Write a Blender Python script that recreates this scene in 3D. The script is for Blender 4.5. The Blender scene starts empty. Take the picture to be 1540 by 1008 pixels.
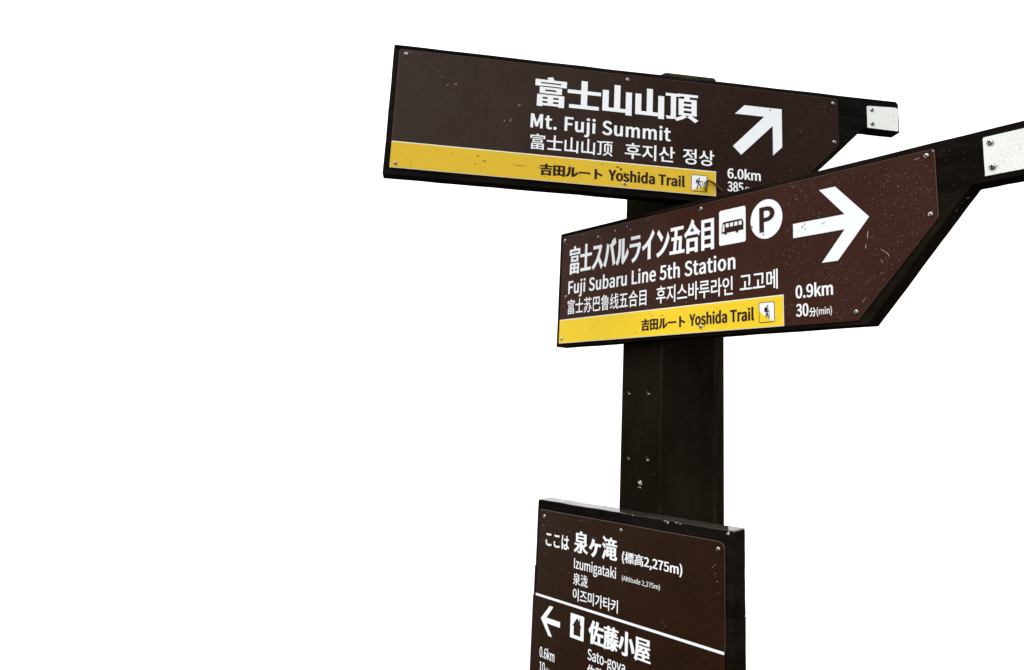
import bpy, bmesh, math, random
import numpy as np
from mathutils import Vector, Matrix
from mathutils.geometry import delaunay_2d_cdt
C = bpy.context
PI = math.pi

# ------------------------------------------------------------------ camera
cam = bpy.data.cameras.new('camera')
cam_o = bpy.data.objects.new('camera', cam)
C.scene.collection.objects.link(cam_o)
C.scene.camera = cam_o
cam.sensor_width = 36.0
cam.lens = 27.22908
cam.clip_start = .05; cam.clip_end = 500
cam.shift_x = -0.06338
cam.shift_y = -0.07636
_p, _r = 0.206633, 0.037360           # pitch up and roll
_right, _up, _fwd = Vector((1, 0, 0)), Vector((0, -math.sin(_p), math.cos(_p))), Vector((0, math.cos(_p), math.sin(_p)))
_x = math.cos(_r) * _right + math.sin(_r) * _up
_y = -math.sin(_r) * _right + math.cos(_r) * _up
_m = Matrix((_x, _y, -_fwd)).transposed().to_4x4()
_m.translation = (0, 0, 1.6)
cam_o.matrix_world = _m

# ------------------------------------------------------------------ world, sun, exposure
SUN_EL, SUN_AZ = math.radians(52), math.radians(242)      # azimuth clockwise from +Y
world = bpy.data.worlds.new('World'); C.scene.world = world; world.use_nodes = True
wn = world.node_tree; wl = wn.links
bg = wn.nodes['Background']; bg.inputs['Strength'].default_value = .1
sky = wn.nodes.new('ShaderNodeTexSky'); sky.sky_type = 'NISHITA'; sky.sun_disc = False
sky.sun_elevation = SUN_EL; sky.sun_rotation = SUN_AZ
tc = wn.nodes.new('ShaderNodeTexCoord'); sp = wn.nodes.new('ShaderNodeSeparateXYZ')
wl.new(tc.outputs['Generated'], sp.inputs[0])
rp = wn.nodes.new('ShaderNodeMapRange'); rp.inputs['From Min'].default_value = 0.; rp.inputs['From Max'].default_value = 1.
rp.inputs['To Min'].default_value = 16; rp.inputs['To Max'].default_value = 23
wl.new(sp.outputs[2], rp.inputs['Value'])
cl = wn.nodes.new('ShaderNodeCombineXYZ')                 # white-out cloud: brighter overhead, as overcast is
for k in range(3): wl.new(rp.outputs[0], cl.inputs[k])
mx = wn.nodes.new('ShaderNodeMix'); mx.data_type = 'RGBA'; mx.inputs[0].default_value = .93
wl.new(sky.outputs[0], mx.inputs[6]); wl.new(cl.outputs[0], mx.inputs[7]); wl.new(mx.outputs[2], bg.inputs['Color'])
sun = bpy.data.lights.new('sun', 'SUN'); sun.energy = 1.1; sun.angle = math.radians(25); sun.color = (1, .97, .93)
sun_o = bpy.data.objects.new('sun', sun); C.scene.collection.objects.link(sun_o)
sun_o.rotation_euler = Vector((math.sin(SUN_AZ) * math.cos(SUN_EL), math.cos(SUN_AZ) * math.cos(SUN_EL), math.sin(SUN_EL))).to_track_quat('Z', 'Y').to_euler()
C.scene.view_settings.view_transform = 'Standard'; C.scene.view_settings.look = 'None'
C.scene.view_settings.exposure = 0; C.scene.view_settings.gamma = 1
C.scene.render.film_transparent = False

# ------------------------------------------------------------------ measured layout (metres)
AX, AY = 0.25675, 1.98345             # post axis
POST_R, POST_A, POST_TOP = 0.13419, 0.11621, 2.4850
YAW_A, YAW_B = -0.87401, 0.17326          # the two post faces that carry signs
O_UP = (-0.43893, 1.7021, 2.4455)
O_MID = (-0.04036, 2.09354, 2.09241)
O_LOW = (-0.07258, 2.13231, 1.36576)
TWIG_O = (0.31907, 1.83171, 2.185)

# ------------------------------------------------------------------ letter shapes (outlines, 1000 units per em)
GLYPHS = {
    '(': '339|239,-196 296,-171 249,-83 214,11 188,109 173,210 168,312 173,413 188,513 214,611 249,705 296,793 239,819 189,728 148,632 117,532 99,425 92,312 99,197 117,91 148,-10 189,-105',
    ')': '339|99,-196 150,-105 191,-10 221,91 240,197 246,312 240,425 221,532 191,632 150,728 99,819 42,793 89,705 125,611 151,513 166,413 171,312 166,210 151,109 125,11 89,-83 42,-171',
    ',': '279|75,-190 125,-163 166,-128 196,-85 215,-36 221,19 218,56 208,86 192,108 171,122 144,126 123,123 104,115 89,102 79,84 75,62 79,40 88,22 103,9 121,1 142,-2 153,-1 148,-36 135,-67 115,-94 87,-118 53,-136',
    '-': '348|46,245 303,245 303,316 46,316',
    '.': '279|139,-13 160,-10 178,-1 192,14 202,33 205,56 202,80 192,99 178,114 160,123 139,126 118,123 100,114 86,99 76,80 73,56 76,33 86,14 100,-1 118,-10',
    '0': '556|279,-13 335,-5 385,18 427,57 461,111 486,182 502,268 507,370 502,471 486,556 461,625 427,679 385,717 335,740 279,747 222,740 172,717 130,679 96,625 71,556 55,471 50,370 55,268 71,182 96,111 130,57 172,18 222,-5|279,61 245,67 214,85 188,115 167,158 152,214 142,285 138,370 142,454 152,524 167,580 188,622 214,652 245,670 279,675 312,670 343,652 369,622 390,580 406,524 415,454 419,370 415,285 406,214 390,158 369,115 343,85 312,67',
    '1': '556|88,0 491,0 491,76 344,76 344,734 273,734 231,713 181,696 121,682 121,624 252,624 252,76 88,76',
    '2': '556|44,0 506,0 506,79 303,79 182,72 253,141 315,209 368,275 412,341 444,405 464,469 471,532 466,585 451,632 428,671 396,704 356,727 310,742 256,747 204,742 157,728 115,706 76,676 40,640 93,588 119,616 147,639 178,657 210,669 245,673 282,670 312,659 337,643 356,620 370,594 378,563 381,528 374,473 354,414 321,352 273,285 212,214 135,137 44,54',
    '3': '556|263,-13 318,-8 368,6 412,28 448,59 476,97 494,143 500,196 496,237 484,274 466,306 442,332 413,354 380,371 345,383 345,388 388,408 424,436 452,471 469,514 475,564 470,611 454,651 430,685 397,712 357,731 311,743 260,747 212,743 168,731 128,713 90,688 56,660 105,602 132,626 160,645 190,660 223,670 257,673 300,668 335,653 360,628 376,596 382,557 378,524 368,495 350,469 322,447 285,431 238,420 178,417 178,347 245,343 298,333 340,317 370,295 391,268 403,236 407,199 403,165 393,136 376,110 353,90 326,75 293,66 257,63 211,68 170,80 135,99 104,122 76,147 29,88 61,57 99,30 145,7 200,-8',
    '5': '556|262,-13 315,-8 364,9 409,35 447,72 477,118 496,174 503,238 497,303 480,356 454,399 420,432 378,455 332,468 282,473 241,469 205,459 171,444 190,656 467,656 467,734 110,734 86,392 135,361 175,384 213,399 257,404 295,400 328,389 356,371 379,346 396,316 406,279 410,236 406,193 394,155 376,123 352,98 323,79 290,67 253,63 206,68 165,80 130,98 99,120 73,144 27,84 60,55 98,29 144,7 199,-8',
    '6': '556|302,-13 349,-7 393,9 433,36 466,72 491,116 507,167 513,225 508,287 494,339 472,381 441,414 403,437 359,451 309,456 274,452 238,441 204,423 171,398 142,368 149,456 164,527 186,583 215,624 250,652 289,667 332,672 375,665 415,646 448,616 500,672 474,697 443,718 409,734 371,744 328,747 268,740 212,719 161,682 118,627 85,555 64,463 56,351 62,254 80,173 109,106 146,54 192,17 244,-6|144,295 174,330 205,357 235,375 265,385 294,388 329,384 359,373 383,355 402,331 415,301 423,266 426,225 420,170 402,124 376,89 341,67 302,59 264,64 232,79 204,104 181,138 164,181 151,234',
    '7': '556|198,0 294,0 300,117 311,222 329,319 356,410 393,498 443,587 509,679 509,734 49,734 49,656 406,656 350,571 304,487 268,401 240,312 220,217 206,114',
    '8': '556|281,-13 336,-8 386,6 428,28 463,57 488,92 504,132 510,176 503,232 485,277 458,315 424,345 387,370 387,375 413,399 440,430 462,466 478,507 484,552 479,598 466,640 444,676 414,705 377,727 333,741 283,745 235,741 193,728 155,707 124,679 101,645 86,604 81,559 86,515 101,477 122,443 150,414 180,390 180,386 141,360 104,327 74,286 54,238 46,182 52,136 69,94 95,58 131,28 174,6 225,-8|331,399 294,414 260,430 229,449 202,470 182,495 169,524 164,559 170,599 186,631 211,656 243,672 282,677 324,671 359,652 385,624 400,589 406,547 403,515 393,484 378,454 357,426|282,55 232,62 189,80 156,109 135,146 127,190 132,231 146,268 167,302 195,331 228,357 272,339 313,320 349,300 379,278 402,250 417,218 423,179 416,138 398,104 368,78 329,61',
    '9': '556|235,-13 293,-6 348,17 398,55 440,112 473,187 494,282 502,399 496,492 478,570 449,634 411,684 365,719 313,740 254,747 207,742 163,725 124,699 91,663 66,619 50,567 44,509 49,449 63,397 85,355 115,322 153,298 197,283 246,279 283,283 319,294 354,313 387,338 416,368 408,279 393,208 370,152 342,111 309,84 272,68 232,63 186,70 144,89 108,119 58,62 85,38 115,17 150,1 190,-9|415,445 385,408 354,380 322,361 292,350 261,347 227,350 197,362 173,380 154,404 141,434 133,469 130,509 133,550 143,586 157,617 176,642 200,661 226,672 255,676 293,671 326,657 354,633 377,599 395,557 408,505',
    'A': '609|4,0 97,0 168,224 437,224 507,0 605,0 356,734 252,734|191,298 227,411 301,659 305,659 379,411 414,298',
    'F': '553|101,0 193,0 193,330 474,330 474,408 193,408 193,656 524,656 524,734 101,734',
    'I': '294|101,0 193,0 193,734 101,734',
    'L': '544|101,0 515,0 515,79 193,79 193,734 101,734',
    'M': '813|101,0 184,0 184,407 181,515 172,623 176,623 235,456 375,74 437,74 575,456 634,623 638,623 630,515 626,407 626,0 712,0 712,734 601,734 461,342 410,188 406,188 353,342 212,734 101,734',
    'P': '634|101,0 193,0 193,293 315,293 380,297 439,310 489,333 529,365 560,406 579,458 585,519 578,581 559,632 529,671 488,700 437,720 378,731 311,734 101,734|193,368 193,659 299,659 350,657 394,650 429,638 457,619 477,594 489,560 493,519 489,477 478,443 459,415 432,394 397,379 354,371 303,368',
    'S': '597|305,-13 367,-8 421,8 467,32 504,65 531,103 548,147 554,195 550,239 539,276 521,307 498,333 470,356 438,375 403,392 299,437 264,452 231,470 203,492 184,522 176,560 183,596 201,626 229,648 267,661 314,666 353,663 389,654 422,640 453,621 481,598 529,657 495,687 456,712 412,731 365,743 314,747 259,743 209,729 167,707 131,677 105,641 88,599 82,553 87,510 100,474 119,443 144,417 172,396 202,379 231,365 337,319 376,300 410,281 437,257 454,227 460,187 453,148 434,115 402,90 359,74 306,68 260,72 216,84 175,103 137,129 103,159 48,95 89,59 136,29 187,6 244,-8',
    'T': '600|253,0 347,0 347,656 569,656 569,734 31,734 31,656 253,656',
    'Y': '532|219,0 312,0 312,285 533,734 437,734 343,527 268,366 264,366 192,527 97,734 -1,734 219,285',
    'a': '564|217,-13 257,-9 295,2 331,19 365,40 398,65 401,65 409,0 484,0 484,335 480,390 470,438 452,479 426,513 391,537 348,553 296,558 244,554 196,542 153,526 115,507 82,487 117,424 165,452 220,473 281,482 315,478 342,467 362,450 377,428 386,403 391,374 393,345 301,331 225,314 164,291 118,263 85,229 65,188 59,141 63,102 75,68 93,39 117,17 146,0 180,-10|243,61 213,64 186,74 166,90 152,114 147,147 151,176 164,201 186,224 219,243 264,260 321,273 393,284 393,132 342,93 293,69',
    'b': '619|332,-13 384,-7 433,13 477,44 514,87 543,141 561,206 568,281 563,349 550,409 527,460 496,502 456,532 408,551 352,558 315,554 279,543 245,527 212,506 180,482 184,579 184,797 92,797 92,0 165,0 173,56 177,56 227,19 280,-5|317,64 277,69 232,87 184,120 184,407 234,447 283,472 329,481 369,476 403,462 429,440 449,410 462,372 470,329 473,280 469,225 458,178 440,138 416,107 387,83 354,69',
    'd': '621|278,-13 316,-9 352,2 385,19 416,40 443,64 446,64 454,0 529,0 529,797 437,797 437,588 442,495 414,516 386,534 356,547 324,555 289,558 236,551 188,532 144,501 107,458 78,405 60,343 53,271 58,199 74,136 99,83 132,42 173,12 222,-7|298,64 259,69 226,82 198,105 176,135 160,174 151,220 147,272 151,323 163,368 182,407 206,438 235,461 268,476 305,481 349,475 392,457 437,424 437,138 392,97 346,72',
    'e': '555|313,-13 381,-6 440,14 491,42 459,103 417,80 372,65 323,60 280,65 243,78 210,98 183,127 163,162 149,203 142,250 509,250 513,303 508,366 494,421 471,468 440,506 400,535 351,552 296,558 243,551 193,532 148,501 109,459 79,406 59,343 52,271 59,199 78,137 109,84 149,42 197,12 252,-7|141,316 149,359 164,396 183,428 207,452 235,470 265,481 298,485 332,481 362,471 387,453 406,428 421,397 430,360 433,316',
    'g': '565|276,-250 344,-245 404,-231 455,-208 496,-179 526,-144 545,-104 551,-62 547,-27 535,3 516,27 489,45 454,57 412,65 362,67 254,67 216,70 189,78 172,91 162,107 159,126 164,153 176,174 194,191 234,177 274,172 321,177 363,190 400,210 431,238 454,273 469,315 474,362 468,406 453,444 430,474 541,474 541,544 352,544 318,554 274,558 229,554 186,540 149,519 117,490 92,454 77,412 71,364 75,326 86,292 102,262 121,237 142,217 142,213 114,188 91,154 82,112 89,74 106,44 131,23 131,18 103,-2 81,-25 65,-50 55,-77 51,-105 57,-143 72,-175 98,-201 132,-223 173,-238 221,-247|274,234 239,240 207,257 182,284 165,320 159,364 165,408 182,443 207,469 238,485 274,491 312,485 344,469 369,443 385,408 391,364 385,320 368,284 343,257 311,240|289,-187 234,-183 190,-171 158,-151 138,-124 131,-92 137,-61 155,-29 186,0 223,-6 256,-8 351,-8 390,-10 421,-18 443,-31 456,-50 461,-77 453,-110 430,-140 395,-165 347,-181',
    'h': '608|92,0 184,0 184,395 215,425 244,448 272,464 301,475 333,478 371,473 400,456 420,428 432,387 436,333 436,0 527,0 527,345 524,400 514,447 497,487 474,518 444,540 406,553 361,558 318,553 280,540 244,521 211,496 180,467 184,579 184,797 92,797',
    'i': '276|92,0 184,0 184,544 92,544|138,656 158,659 175,667 188,680 196,697 199,717 196,737 188,753 175,766 158,774 138,776 118,774 102,766 89,753 81,737 78,717 81,697 89,680 102,667 118,659',
    'j': '276|35,-242 77,-238 112,-226 139,-206 160,-180 174,-146 182,-107 184,-62 184,544 93,544 93,-62 91,-99 85,-128 73,-151 54,-165 26,-169 -2,-166 -26,-159 -44,-228 -9,-238|138,656 158,659 175,667 188,680 196,697 199,717 196,737 188,753 175,766 158,774 138,776 118,774 101,766 88,753 80,737 77,717 80,697 88,680 101,667 118,659',
    'k': '553|92,0 182,0 182,143 285,262 444,0 543,0 338,325 519,544 417,544 186,257 182,257 182,797 92,797',
    'l': '285|188,-13 219,-11 241,-5 228,65 209,63 197,67 188,80 184,102 184,797 92,797 92,108 96,66 106,32 125,7 152,-8',
    'm': '928|92,0 184,0 184,395 232,441 278,469 321,478 358,473 386,456 406,428 418,387 422,333 422,0 513,0 513,395 562,441 607,469 650,478 687,473 716,456 736,428 747,387 751,333 751,0 843,0 843,345 839,400 829,447 813,487 790,518 759,540 722,553 678,558 639,553 602,539 567,517 532,488 498,454 482,489 460,518 431,540 393,553 348,558 310,553 274,540 240,520 208,495 178,465 176,465 167,544 92,544',
    'n': '611|92,0 184,0 184,395 215,425 244,448 272,464 301,475 333,478 371,473 400,456 420,428 432,387 436,333 436,0 527,0 527,345 524,400 514,447 497,487 474,518 444,540 406,553 361,558 318,553 279,540 243,520 210,495 178,465 176,465 167,544 92,544',
    'o': '607|304,-13 359,-7 412,12 458,42 498,84 528,136 548,199 555,271 548,344 528,408 498,460 458,502 412,533 359,552 304,558 248,552 195,533 149,502 109,460 79,408 59,344 52,271 59,199 79,136 109,84 149,42 195,12 248,-7|304,63 265,68 231,83 202,106 179,137 161,175 150,221 146,271 150,323 161,368 179,406 202,438 231,461 265,476 304,481 342,476 376,461 405,438 429,406 447,368 458,323 462,271 458,221 447,175 429,137 405,106 376,83 342,68',
    'r': '389|92,0 184,0 184,350 208,398 235,434 264,458 293,472 321,476 349,474 374,467 391,546 364,555 333,558 297,553 263,538 232,515 203,483 178,445 176,445 167,544 92,544',
    's': '469|234,-13 286,-9 330,4 366,23 394,48 415,78 428,112 432,148 427,188 413,221 392,247 365,268 334,286 301,300 266,314 231,327 199,342 173,359 156,381 149,408 153,433 165,454 185,471 213,483 250,487 296,480 336,463 374,439 418,496 371,527 314,549 249,558 202,554 160,542 126,524 98,501 78,472 66,439 62,404 67,367 80,337 100,312 126,291 156,274 188,259 220,246 256,233 290,216 318,197 337,173 345,143 340,116 328,93 306,75 276,62 237,58 200,61 166,70 135,83 105,101 76,123 32,62 65,38 103,17 145,1 189,-9',
    't': '378|262,-13 314,-7 364,7 346,76 315,66 284,61 251,66 227,79 211,100 202,129 199,165 199,470 348,470 348,544 199,544 199,697 123,697 113,544 27,539 27,470 108,470 108,168 111,124 119,85 133,51 153,24 182,4 218,-9',
    'u': '608|251,-13 294,-8 332,5 367,25 400,52 431,85 434,85 441,0 517,0 517,544 426,544 426,158 396,124 368,98 340,80 310,70 279,66 240,71 211,88 192,116 180,157 176,210 176,544 84,544 84,199 87,144 97,96 114,57 137,27 168,5 206,-9',
    'y': '522|101,-234 145,-230 182,-216 215,-194 243,-165 267,-130 287,-90 305,-46 509,544 420,544 322,242 278,88 272,88 218,242 108,544 13,544 231,-1 219,-42 204,-80 184,-112 160,-137 131,-154 97,-159 75,-156 55,-150 37,-223 66,-232',
    'z': '476|35,0 447,0 447,74 150,74 438,495 438,544 66,544 66,470 322,470 35,49',
    'こ': '1002|235,703 235,621 360,613 500,610 645,614 770,622 770,704 644,695 500,690 357,693|276,300 194,308 180,242 173,168 180,118 201,75 236,39 283,11 342,-9 413,-21 495,-25 631,-20 748,-8 837,10 836,96 744,75 626,61 493,56 429,59 376,68 332,83 298,103 274,126 259,154 254,185 260,241',
    'は': '1002|255,765 167,772 161,701 144,588 124,436 115,280 121,153 135,47 153,-37 223,-32 221,3 225,48 256,151 297,269 255,302 198,154 191,224 188,294 197,427 217,576 238,697|677,185 678,150 675,114 664,83 644,60 613,46 569,41 529,44 495,54 469,70 453,92 447,120 453,148 470,170 497,187 533,198 575,201 628,197|750,771 660,771 664,710 664,586 570,584 400,592 400,517 568,510 664,512 674,254 629,261 581,263 528,260 483,248 445,230 415,207 393,179 379,147 375,112 379,76 393,44 414,18 445,-3 483,-18 529,-28 583,-31 635,-26 677,-13 708,7 731,32 746,62 754,95 756,130 756,151 832,100 908,35 952,102 895,149 829,194 753,231 746,368 741,517 915,536 915,613 831,600 741,590 744,711',
    'イ': '1002|86,362 126,284 264,332 393,387 508,447 508,76 502,-31 600,-31 594,76 594,499 693,570 783,644 865,722 797,784 719,701 626,621 524,549 452,507 372,466 283,428 188,392',
    'ス': '1002|801,670 750,709 719,703 675,701 289,701 187,707 187,616 289,621 679,621 640,529 581,430 513,343 446,273 370,206 285,144 195,89 100,45 164,-22 252,23 335,77 414,137 487,202 555,270 657,173 752,69 831,-27 901,33 819,126 716,232 608,333 675,430 732,532 776,626',
    'ト': '1002|338,88 336,27 331,-30 428,-30 422,88 421,419 548,374 689,318 814,257 849,343 720,400 567,459 421,508 421,671 428,775 330,775 336,722 338,671',
    'バ': '1002|766,780 713,758 757,690 794,619 849,643 809,714|877,820 823,798 868,732 907,660 961,684 922,753|218,302 177,212 124,118 64,29 149,-7 204,80 254,174 297,268 336,381 368,495 388,581 406,654 317,673 295,548 260,418|711,340 774,165 824,-5 914,24 859,192 793,367 720,538 647,683 566,656 614,564 665,451',
    'ラ': '1002|231,746 231,663 322,666 714,666 806,663 806,746 715,741 322,741|880,482 822,518 799,512 767,510 239,510 141,516 141,432 239,435 771,435 746,360 706,283 652,213 596,162 532,118 461,81 383,52 300,30 362,-41 438,-17 513,15 585,55 655,106 720,168 761,220 796,275 824,333 848,393 867,453',
    'ル': '1002|525,21 578,-23 612,0 684,40 758,89 830,146 896,209 954,278 907,346 855,281 797,222 735,172 673,130 614,99 614,677 618,751 526,751 531,677 531,77|66,26 141,-24 189,21 232,71 269,127 298,187 320,250 340,381 349,539 351,676 356,748 263,748 270,675 269,542 261,393 240,272 219,215 190,161 155,111 114,65',
    'ン': '1002|227,734 170,673 257,608 349,530 420,464 483,527 361,634|141,63 194,-19 290,3 376,31 454,63 525,99 588,136 675,198 752,267 820,341 878,417 925,493 877,578 834,502 778,423 710,345 631,273 542,209 481,174 410,140 331,109 241,83',
    'ヶ': '1002|431,594 342,613 331,554 310,491 277,426 236,367 185,305 125,251 198,208 245,256 295,317 339,383 553,383 543,303 525,234 502,175 474,125 443,82 409,47 376,17 297,-29 376,-81 436,-39 488,10 533,66 570,131 599,205 619,289 630,383 777,383 856,380 856,459 777,454 376,454 412,542',
    'ー': '1002|102,434 102,336 241,341 791,341 899,336 899,434 790,429 241,429',
    '五': '1002|175,452 175,379 364,379 303,49 56,49 56,-25 948,-25 948,49 743,49 765,257 780,450 722,456 708,452 455,452 489,670 877,670 877,744 120,744 120,670 407,670 376,452|385,49 444,379 696,379 664,49',
    '佐': '1002|535,834 501,637 300,637 300,565 485,565 452,448 413,339 367,239 312,150 247,73 308,16 380,110 442,218 494,338 494,306 663,306 663,23 411,23 411,-48 963,-48 963,23 736,23 736,306 942,306 942,377 508,377 537,468 562,565 965,565 965,637 578,637 611,826|278,839 238,748 190,661 137,579 80,505 20,442 62,368 118,430 173,500 173,-77 245,-77 245,610 301,712 348,816',
    '分': '1002|674,823 605,795 653,705 710,616 772,531 837,456 902,394 931,427 963,457 899,512 834,581 773,659 718,741|325,821 285,732 235,647 178,569 114,501 44,443 108,385 187,458 187,389 381,389 368,317 350,247 322,181 282,121 227,66 156,19 65,-19 91,-50 111,-83 210,-38 287,16 347,79 392,149 424,225 445,305 460,389 732,389 720,186 703,67 681,14 664,4 638,2 579,3 488,8 505,-29 513,-67 603,-71 671,-69 702,-64 727,-53 749,-34 768,-1 782,56 794,143 804,264 812,427 813,463 192,463 242,521 289,584 332,652 371,724 405,799',
    '合': '1002|518,845 469,779 412,717 347,659 276,606 200,558 121,516 40,480 71,448 94,414 172,451 248,495 248,445 754,445 754,512 834,465 918,423 941,459 971,491 877,533 788,581 704,634 625,696 552,765 584,810|278,514 360,574 437,640 507,711 585,637 665,571 750,514|196,325 196,-78 272,-78 272,-22 739,-22 739,-74 818,-74 818,325|272,48 272,256 739,256 739,48',
    '吉': '1002|460,842 460,700 63,700 63,630 460,630 460,482 125,482 125,410 887,410 887,482 538,482 538,630 937,630 937,700 538,700 538,842|179,297 179,-89 256,-89 256,-40 751,-40 751,-89 832,-89 832,297|256,29 256,228 751,228 751,29',
    '士': '1002|459,839 459,523 53,523 53,449 459,449 459,50 109,50 109,-24 898,-24 898,50 539,50 539,449 952,449 952,523 539,523 539,839',
    '富': '1002|212,633 212,579 789,579 789,633|285,469 710,469 710,393 285,393|215,524 215,339 783,339 783,524|460,223 460,144 219,144 219,223|533,223 788,223 788,144 533,144|460,92 460,11 219,11 219,92|533,92 788,92 788,11 533,11|148,282 148,-82 219,-82 219,-47 788,-47 788,-77 863,-77 863,282|426,834 465,760 81,760 81,570 154,570 154,695 849,695 849,570 924,570 924,760 556,760 505,852',
    '小': '1002|465,828 465,24 462,8 453,0 437,-3 270,-2 289,-41 302,-80 385,-80 449,-76 495,-66 514,-57 528,-45 538,-28 544,-5 546,24 546,828|706,572 757,481 804,385 844,290 876,200 897,121 978,154 956,233 922,322 879,417 831,511 778,599|202,592 184,508 157,419 123,331 82,249 32,178 103,138 154,213 198,299 234,392 264,486 287,578',
    '屋': '1002|216,727 811,727 811,628 216,628|141,790 141,511 140,437 137,358 130,276 117,192 98,110 71,31 34,-42 70,-59 101,-80 139,-4 168,80 189,169 203,259 211,347 215,432 216,511 216,565 887,565 887,790|284,244 342,255 529,269 529,181 268,181 268,119 529,119 529,10 192,10 192,-51 949,-51 949,10 602,10 602,119 872,119 872,181 602,181 602,274 787,286 852,220 911,260 854,316 782,377 706,432 919,432 919,494 222,494 222,432 415,432 356,377 317,344 287,323 260,314|650,399 724,342 390,324 452,375 510,432 703,432',
    '山': '1002|108,633 108,-2 817,-2 817,-76 895,-76 895,634 817,634 817,74 539,74 539,831 461,831 461,74 185,74 185,633',
    '巴': '1002|456,431 205,431 205,710 456,710|531,431 531,710 782,710 782,431|128,783 128,111 132,58 142,17 161,-14 190,-36 229,-50 280,-58 344,-60 741,-60 801,-57 848,-46 883,-27 909,2 928,41 941,91 950,153 911,166 874,184 867,131 858,90 847,59 830,38 808,24 778,16 739,14 338,14 295,15 262,19 238,27 222,39 212,57 207,80 205,109 205,358 782,358 782,306 860,306 860,783',
    '標': '1002|440,365 440,307 911,307 911,365|774,111 852,30 913,-46 969,-6 906,69 828,146|493,149 451,97 398,44 340,0 387,-45 448,2 504,58 550,117|414,665 414,425 937,425 937,665 777,665 777,735 962,735 962,797 382,797 382,735 562,735 562,665|623,735 715,735 715,665 623,665|377,234 377,171 632,171 632,-5 629,-15 616,-19 518,-18 532,-50 541,-81 620,-80 670,-70 690,-56 700,-35 702,-6 702,171 962,171 962,234|477,606 567,606 567,483 477,483|622,606 715,606 715,483 622,483|771,606 871,606 871,483 771,483|192,842 192,624 52,624 52,554 184,554 163,470 136,386 104,306 68,234 31,175 52,144 69,110 114,187 156,283 192,389 192,-79 261,-79 261,396 307,318 341,251 382,308 261,485 261,554 375,554 375,624 261,624 261,842',
    '泉': '1002|237,541 763,541 763,445 237,445|237,693 763,693 763,598 237,598|72,313 72,246 307,246 268,184 219,128 162,80 100,41 34,11 58,-19 78,-51 138,-22 194,14 248,57 296,107 339,163 374,226 403,297 356,317 343,313|458,847 440,801 416,753 163,753 163,384 462,384 462,7 460,-4 454,-10 441,-12 307,-10 332,-80 430,-79 495,-69 520,-55 533,-31 537,6 537,241 595,163 663,95 740,36 826,-11 920,-47 942,-13 969,19 902,39 839,65 781,97 727,135 677,176 790,247 900,328 836,375 742,296 634,220 580,293 537,372 537,384 841,384 841,753 499,753 546,832',
    '泷': '1002|657,776 740,713 807,653 857,696 788,755 704,815|90,775 160,741 227,701 279,662 323,724 269,761 200,798 131,830|42,500 110,467 176,428 227,391 269,453 217,489 150,525 83,556|70,-16 133,-67 227,90 316,257 260,307 163,132|868,462 826,378 775,297 716,219 716,533 946,533 946,602 560,602 572,840 498,842 487,602 315,602 315,533 481,533 468,429 450,333 426,245 395,165 355,92 306,28 246,-28 307,-82 369,-18 420,54 462,133 495,221 521,316 540,420 554,533 647,533 647,143 566,69 479,8 529,-40 589,3 647,51 647,42 650,0 659,-30 677,-49 704,-59 743,-62 867,-62 901,-57 926,-42 943,-14 953,30 959,90 926,102 897,118 894,69 891,36 885,16 875,6 862,3 753,3 730,6 719,17 716,41 716,119 800,218 873,325 933,438',
    '滝': '1002|63,791 140,734 200,675 242,726 179,783 102,837|36,509 109,455 169,400 208,449 148,503 74,554|46,-22 102,-63 173,85 240,243 192,284 118,118|392,256 558,256 558,168 392,168|392,313 392,401 558,401 558,313|815,256 815,168 627,168 627,256|815,313 627,313 627,401 815,401|528,820 565,751 305,751 305,694 915,694 915,751 635,751 615,796 587,840|722,688 699,631 670,573 523,573 505,625 479,676 417,661 438,618 454,573 260,573 260,514 952,514 952,573 737,573 790,669|324,459 324,55 392,55 392,109 558,109 558,46 561,6 573,-21 595,-39 630,-48 678,-51 863,-51 901,-48 929,-35 948,-13 960,22 967,71 934,81 905,95 902,58 897,32 889,17 876,9 858,7 684,7 660,8 643,12 633,18 628,30 627,46 627,109 885,109 885,459',
    '田': '1002|97,772 97,-71 171,-71 171,-10 832,-10 832,-71 909,-71 909,772|171,66 171,349 457,349 457,66|832,66 533,66 533,349 832,349|171,424 171,699 457,699 457,424|832,424 533,424 533,699 832,699',
    '目': '1002|233,471 760,471 760,306 233,306|233,543 233,705 760,705 760,543|233,233 760,233 760,67 233,67|158,779 158,-74 233,-74 233,-6 760,-6 760,-74 839,-74 839,779',
    '线': '1002|54,54 70,-18 399,80 388,144|705,781 785,737 851,690 895,737 828,782 749,823|72,424 112,435 232,453 171,369 130,318 102,285 77,262 54,251 78,182 145,204 385,255 385,319 185,283 261,379 334,484 402,593 339,631 276,520 148,507 207,599 262,700 310,805 239,839 191,720 140,618 104,557 84,527 65,506 47,495|889,350 844,288 791,231 729,178 707,266 689,368 945,416 933,482 680,435 667,567 917,605 905,671 663,635 659,844 585,844 592,624 434,601 446,533 596,556 609,422 414,386 426,318 618,354 639,236 667,133 578,80 482,36 382,0 408,-31 429,-62 521,-26 609,17 692,66 718,17 748,-23 781,-53 818,-71 859,-77 895,-73 922,-58 941,-31 955,10 965,68 936,84 909,108 905,62 899,30 892,10 881,-1 867,-4 841,1 817,15 795,38 774,70 754,110 830,174 896,244 952,320',
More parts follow.
